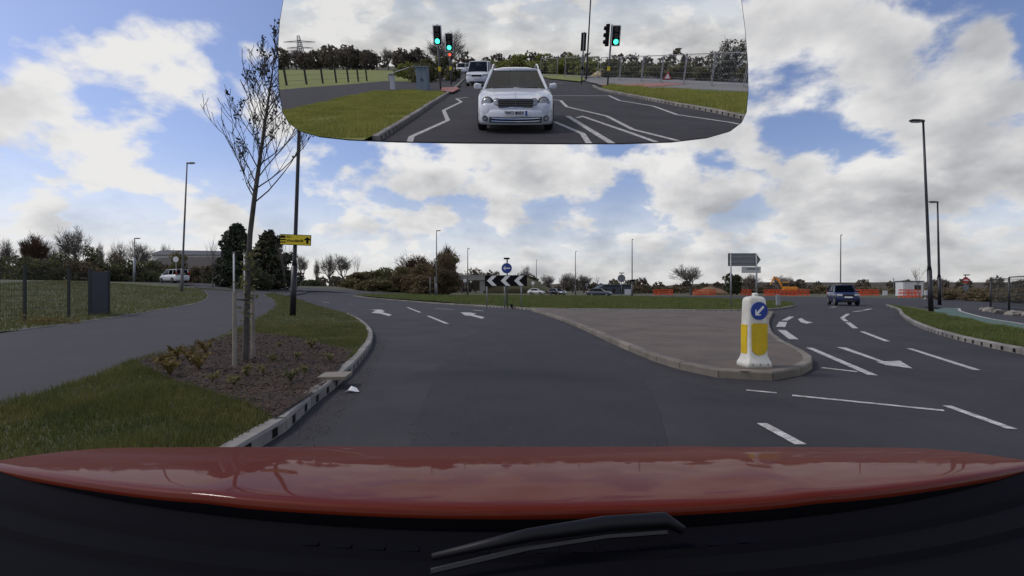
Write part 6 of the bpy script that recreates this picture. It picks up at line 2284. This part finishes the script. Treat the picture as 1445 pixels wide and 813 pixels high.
# pylon
p = RBY(428, 95, 330)
o = thing('pylon', 'grey lattice electricity pylon beyond the wood behind', 'pylon', (p.x, -330, 0))
zt = RBY(428, 50, 330).z
for sgn in (1, -1):
    for sy in (1, -1):
        mb = MB(); mb.tube([(sgn * 3.2, sy * 3.2, -.2), (sgn * 1.3, sy * 1.3, zt * .55), (sgn * .5, sy * .5, zt)], [.28, .24, .16], 4); mb.build('leg', GREYP, o)
for f, w in ((.62, 8), (.8, 9.5)):
    mb = MB(); mb.tube([(-w, 0, zt * f), (0, 0, zt * f + .8), (w, 0, zt * f)], .22, 4); mb.tube([(-w, 0, zt * f), (w, 0, zt * f)], .2, 4); mb.build('cross_arm', GREYP, o)
for k in range(7):
    z0, z1 = zt * k / 8, zt * (k + 1) / 8
    w0 = 3.2 * (1 - z0 / zt * .85); w1 = 3.2 * (1 - z1 / zt * .85)
    mb = MB()
    for sy in (1, -1):
        mb.tube([(-w0, sy * w0, z0), (w1, sy * w1, z1)], .13, 4); mb.tube([(w0, sy * w0, z0), (-w1, sy * w1, z1)], .13, 4)
    mb.build('brace', GREYP, o)

# ------------------------------------------------------------------ our own car
ego = thing('red_car', 'orange red car we look out of: bonnet, wiper, black scuttle and driving mirror', 'car', (0, .67, 0))
E0 = Vector((0, .67, 0))


def bz(x, t):                               # bonnet height
    return 1.0 - 0.05 * t - 0.22 * t * t - 0.001 * (abs(x) / .8) ** 3.0 * (1 + .4 * t)


def brear(x):                               # rear edge of the bonnet curves forward to the sides
    return 0.67 + 0.185 * (abs(x) / .85) ** 2


nx, ny = 40, 26
mb = MB()
for j in range(ny + 1):
    for i in range(nx + 1):
        x = -1.0 + 2.0 * i / nx
        y = brear(x) + (1.75 - brear(x)) * j / ny
        z = bz(x, y - .67)
        # shallow crease lines that run forward
        z += 0.003 * math.exp(-((abs(x) - .46) / .035) ** 2)
        mb.v.append((x, y - E0.y, z))
for j in range(ny):
    for i in range(nx):
        a = j * (nx + 1) + i
        mb.f.append((a, a + 1, a + nx + 2, a + nx + 1)); mb.m.append(0)
# turned-down rear flange
k0 = len(mb.v)
for i in range(nx + 1):
    v0 = mb.v[i]
    mb.v.append((v0[0], v0[1] - .004, v0[2] - .006))
for i in range(nx):
    mb.f.append((k0 + i, k0 + i + 1, i + 1, i)); mb.m.append(0)
k1 = len(mb.v)
for i in range(nx + 1):
    v0 = mb.v[k0 + i]
    mb.v.append((v0[0], v0[1] + .01, v0[2] - .06))
for i in range(nx):
    mb.f.append((k1 + i, k1 + i + 1, k0 + i + 1, k0 + i)); mb.m.append(1)
bn = mb.build('bonnet', [BONNET, SCUT], ego, smooth=True)
sub = bn.modifiers.new('sub', 'SUBSURF'); sub.levels = 1; sub.render_levels = 1
# wings each side
for sgn in (1, -1):
    mb = MB()
    rings = []
    for j in range(9):
        y = .95 + .8 * j / 8
        zt = bz(1.0, y - .67) - .016
        rings.append([(sgn * .99, y - E0.y, zt), (sgn * 1.01, y - E0.y, zt - .03), (sgn * 1.03, y - E0.y, zt - .14), (sgn * 1.02, y - E0.y, .5), (sgn * .95, y - E0.y, .5)])
    mb.loft(rings)
    mb.build('wing', BONNET, ego, smooth=False, fixn=True)
    for yy in (1.55,):
        pass
# front panel and tyres so that the nose stands on the road
mb = MB()
mb.box((0, .62, .50), (1.5, .9, .44))
mb.build('nose', BONNET, ego, bevel=.08)
for sgn in (1, -1):
    mb = MB()
    n = 22
    rr_ = .33
    mb.loft([[(sgn * x, 0.72 + rad * math.cos(6.2832 * k / n), rr_ + rad * math.sin(6.2832 * k / n)) for k in range(n)] for x, rad in ((.70, .2), (.70, .31), (.73, .33), (.88, .33), (.91, .31), (.91, .2))])
    mb.build('wheel', TYRE, ego, fixn=True, smooth=False)
# scuttle panel: ribbed black plastic between bonnet and glass
mb = MB()
rows = [(.055, -.055), (.03, -.04), (-.01, -.03), (-.05, -.038), (-.06, -.03), (-.07, -.036), (-.12, -.03), (-.13, -.022), (-.14, -.028), (-.22, -.02)]
for dy, dz in rows:
    for i in range(nx + 1):
        x = -1.1 + 2.2 * i / nx
        mb.v.append((x, brear(x) + dy - E0.y, bz(x * .9, 0) + dz))
for j in range(len(rows) - 1):
    for i in range(nx):
        a = j * (nx + 1) + i
        mb.f.append((a + nx + 1, a + nx + 2, a + 1, a)); mb.m.append(0)
mb.build('scuttle_panel', SCUT, ego)
# vent louvres
for k in range(14):
    x = -.62 + k * .045
    mb = MB(); mb.box((x + .35, brear(x + .35) - .032 - E0.y, .962), (.03, .035, .006)); mb.build('louvre', DASHM, ego)
# wiper: arm and blade lying across
mb = MB()
wp = [(-.092, .562, .992), (0.02, .600, .998), (.12, .625, 1.0), (.20, .640, .998), (.222, .632, .988)]
mb.tube([(x, y - E0.y, z) for x, y, z in wp], [.004, .008, .010, .010, .006], 8)
wb_ = mb.build('wiper', RUBB, ego, smooth=True)
mb = MB()
mb.tube([(x, y - E0.y - .008, z - .012) for x, y, z in wp[:4]], .0035, 5)
mb.build('blade', TRIM, wb_)
# dashboard edge close to the glass
mb = MB()
rings = []
for i in range(25):
    x = -.72 + 1.44 * i / 24
    y = .43 + .05 * (abs(x) / .7) ** 2
    rings.append([(x, y - E0.y - .30, .985), (x, y - E0.y - .02, .995), (x, y - E0.y, .985), (x, y - E0.y + .01, .95), (x, y - E0.y - .28, .93)])
mb.loft(rings)
mb.build('dashboard', DASHM, ego, fixn=True)

# driving mirror
out_px = [(393, 60), (393, 100), (395, 135), (399, 158), (408, 174), (424, 185), (448, 192), (490, 196.5), (560, 199.5), (650, 201), (780, 202), (880, 202), (950, 199.5), (1000, 193.5), (1030, 185), (1046, 173), (1053, 158), (1055.5, 130), (1055, 90), (1051, 40), (1046, 0), (1036, -26), (1010, -42), (960, -50),
          (740, -54), (500, -50), (440, -42), (412, -26), (400, 0), (395, 30)]
op = [mir_pt(x, y) for x, y in out_px]
cen = Vector((0, 0, 0))
for q_ in op:
    cen += q_ / len(op)
rm = MB()
rm.face([q_ - E0 for q_ in op])
mg = rm.mesh('mirror_glass', MIRROR)
if mg.polygons[0].normal.dot(MIR_N) < 0:
    mg.flip_normals()
mh = MB()
n_ = -MIR_N
shell = [[cen + (q_ - cen) * 1.004 - E0 + n_ * .0006 for q_ in op], [cen + (q_ - cen) * 1.008 - E0 + n_ * .006 for q_ in op]]
for sc_, dp in ((.97, .018), (.88, .030), (.6, .038)):
    shell.append([cen + (q_ - cen) * sc_ - E0 + n_ * dp for q_ in op])
mh.loft(shell)
mir = mh.build('driving_mirror', TRIM, ego, smooth=False, fixn=True)
link('mirror_glass', mg, mir)
mb = MB()
c0 = cen - E0 + n_ * .03
mb.tube([c0, c0 + Vector((0, .03, .06)), c0 + Vector((0, .03, .14))], [.012, .010, .012], 8)
mb.build('mirror_stem', TRIM, mir)
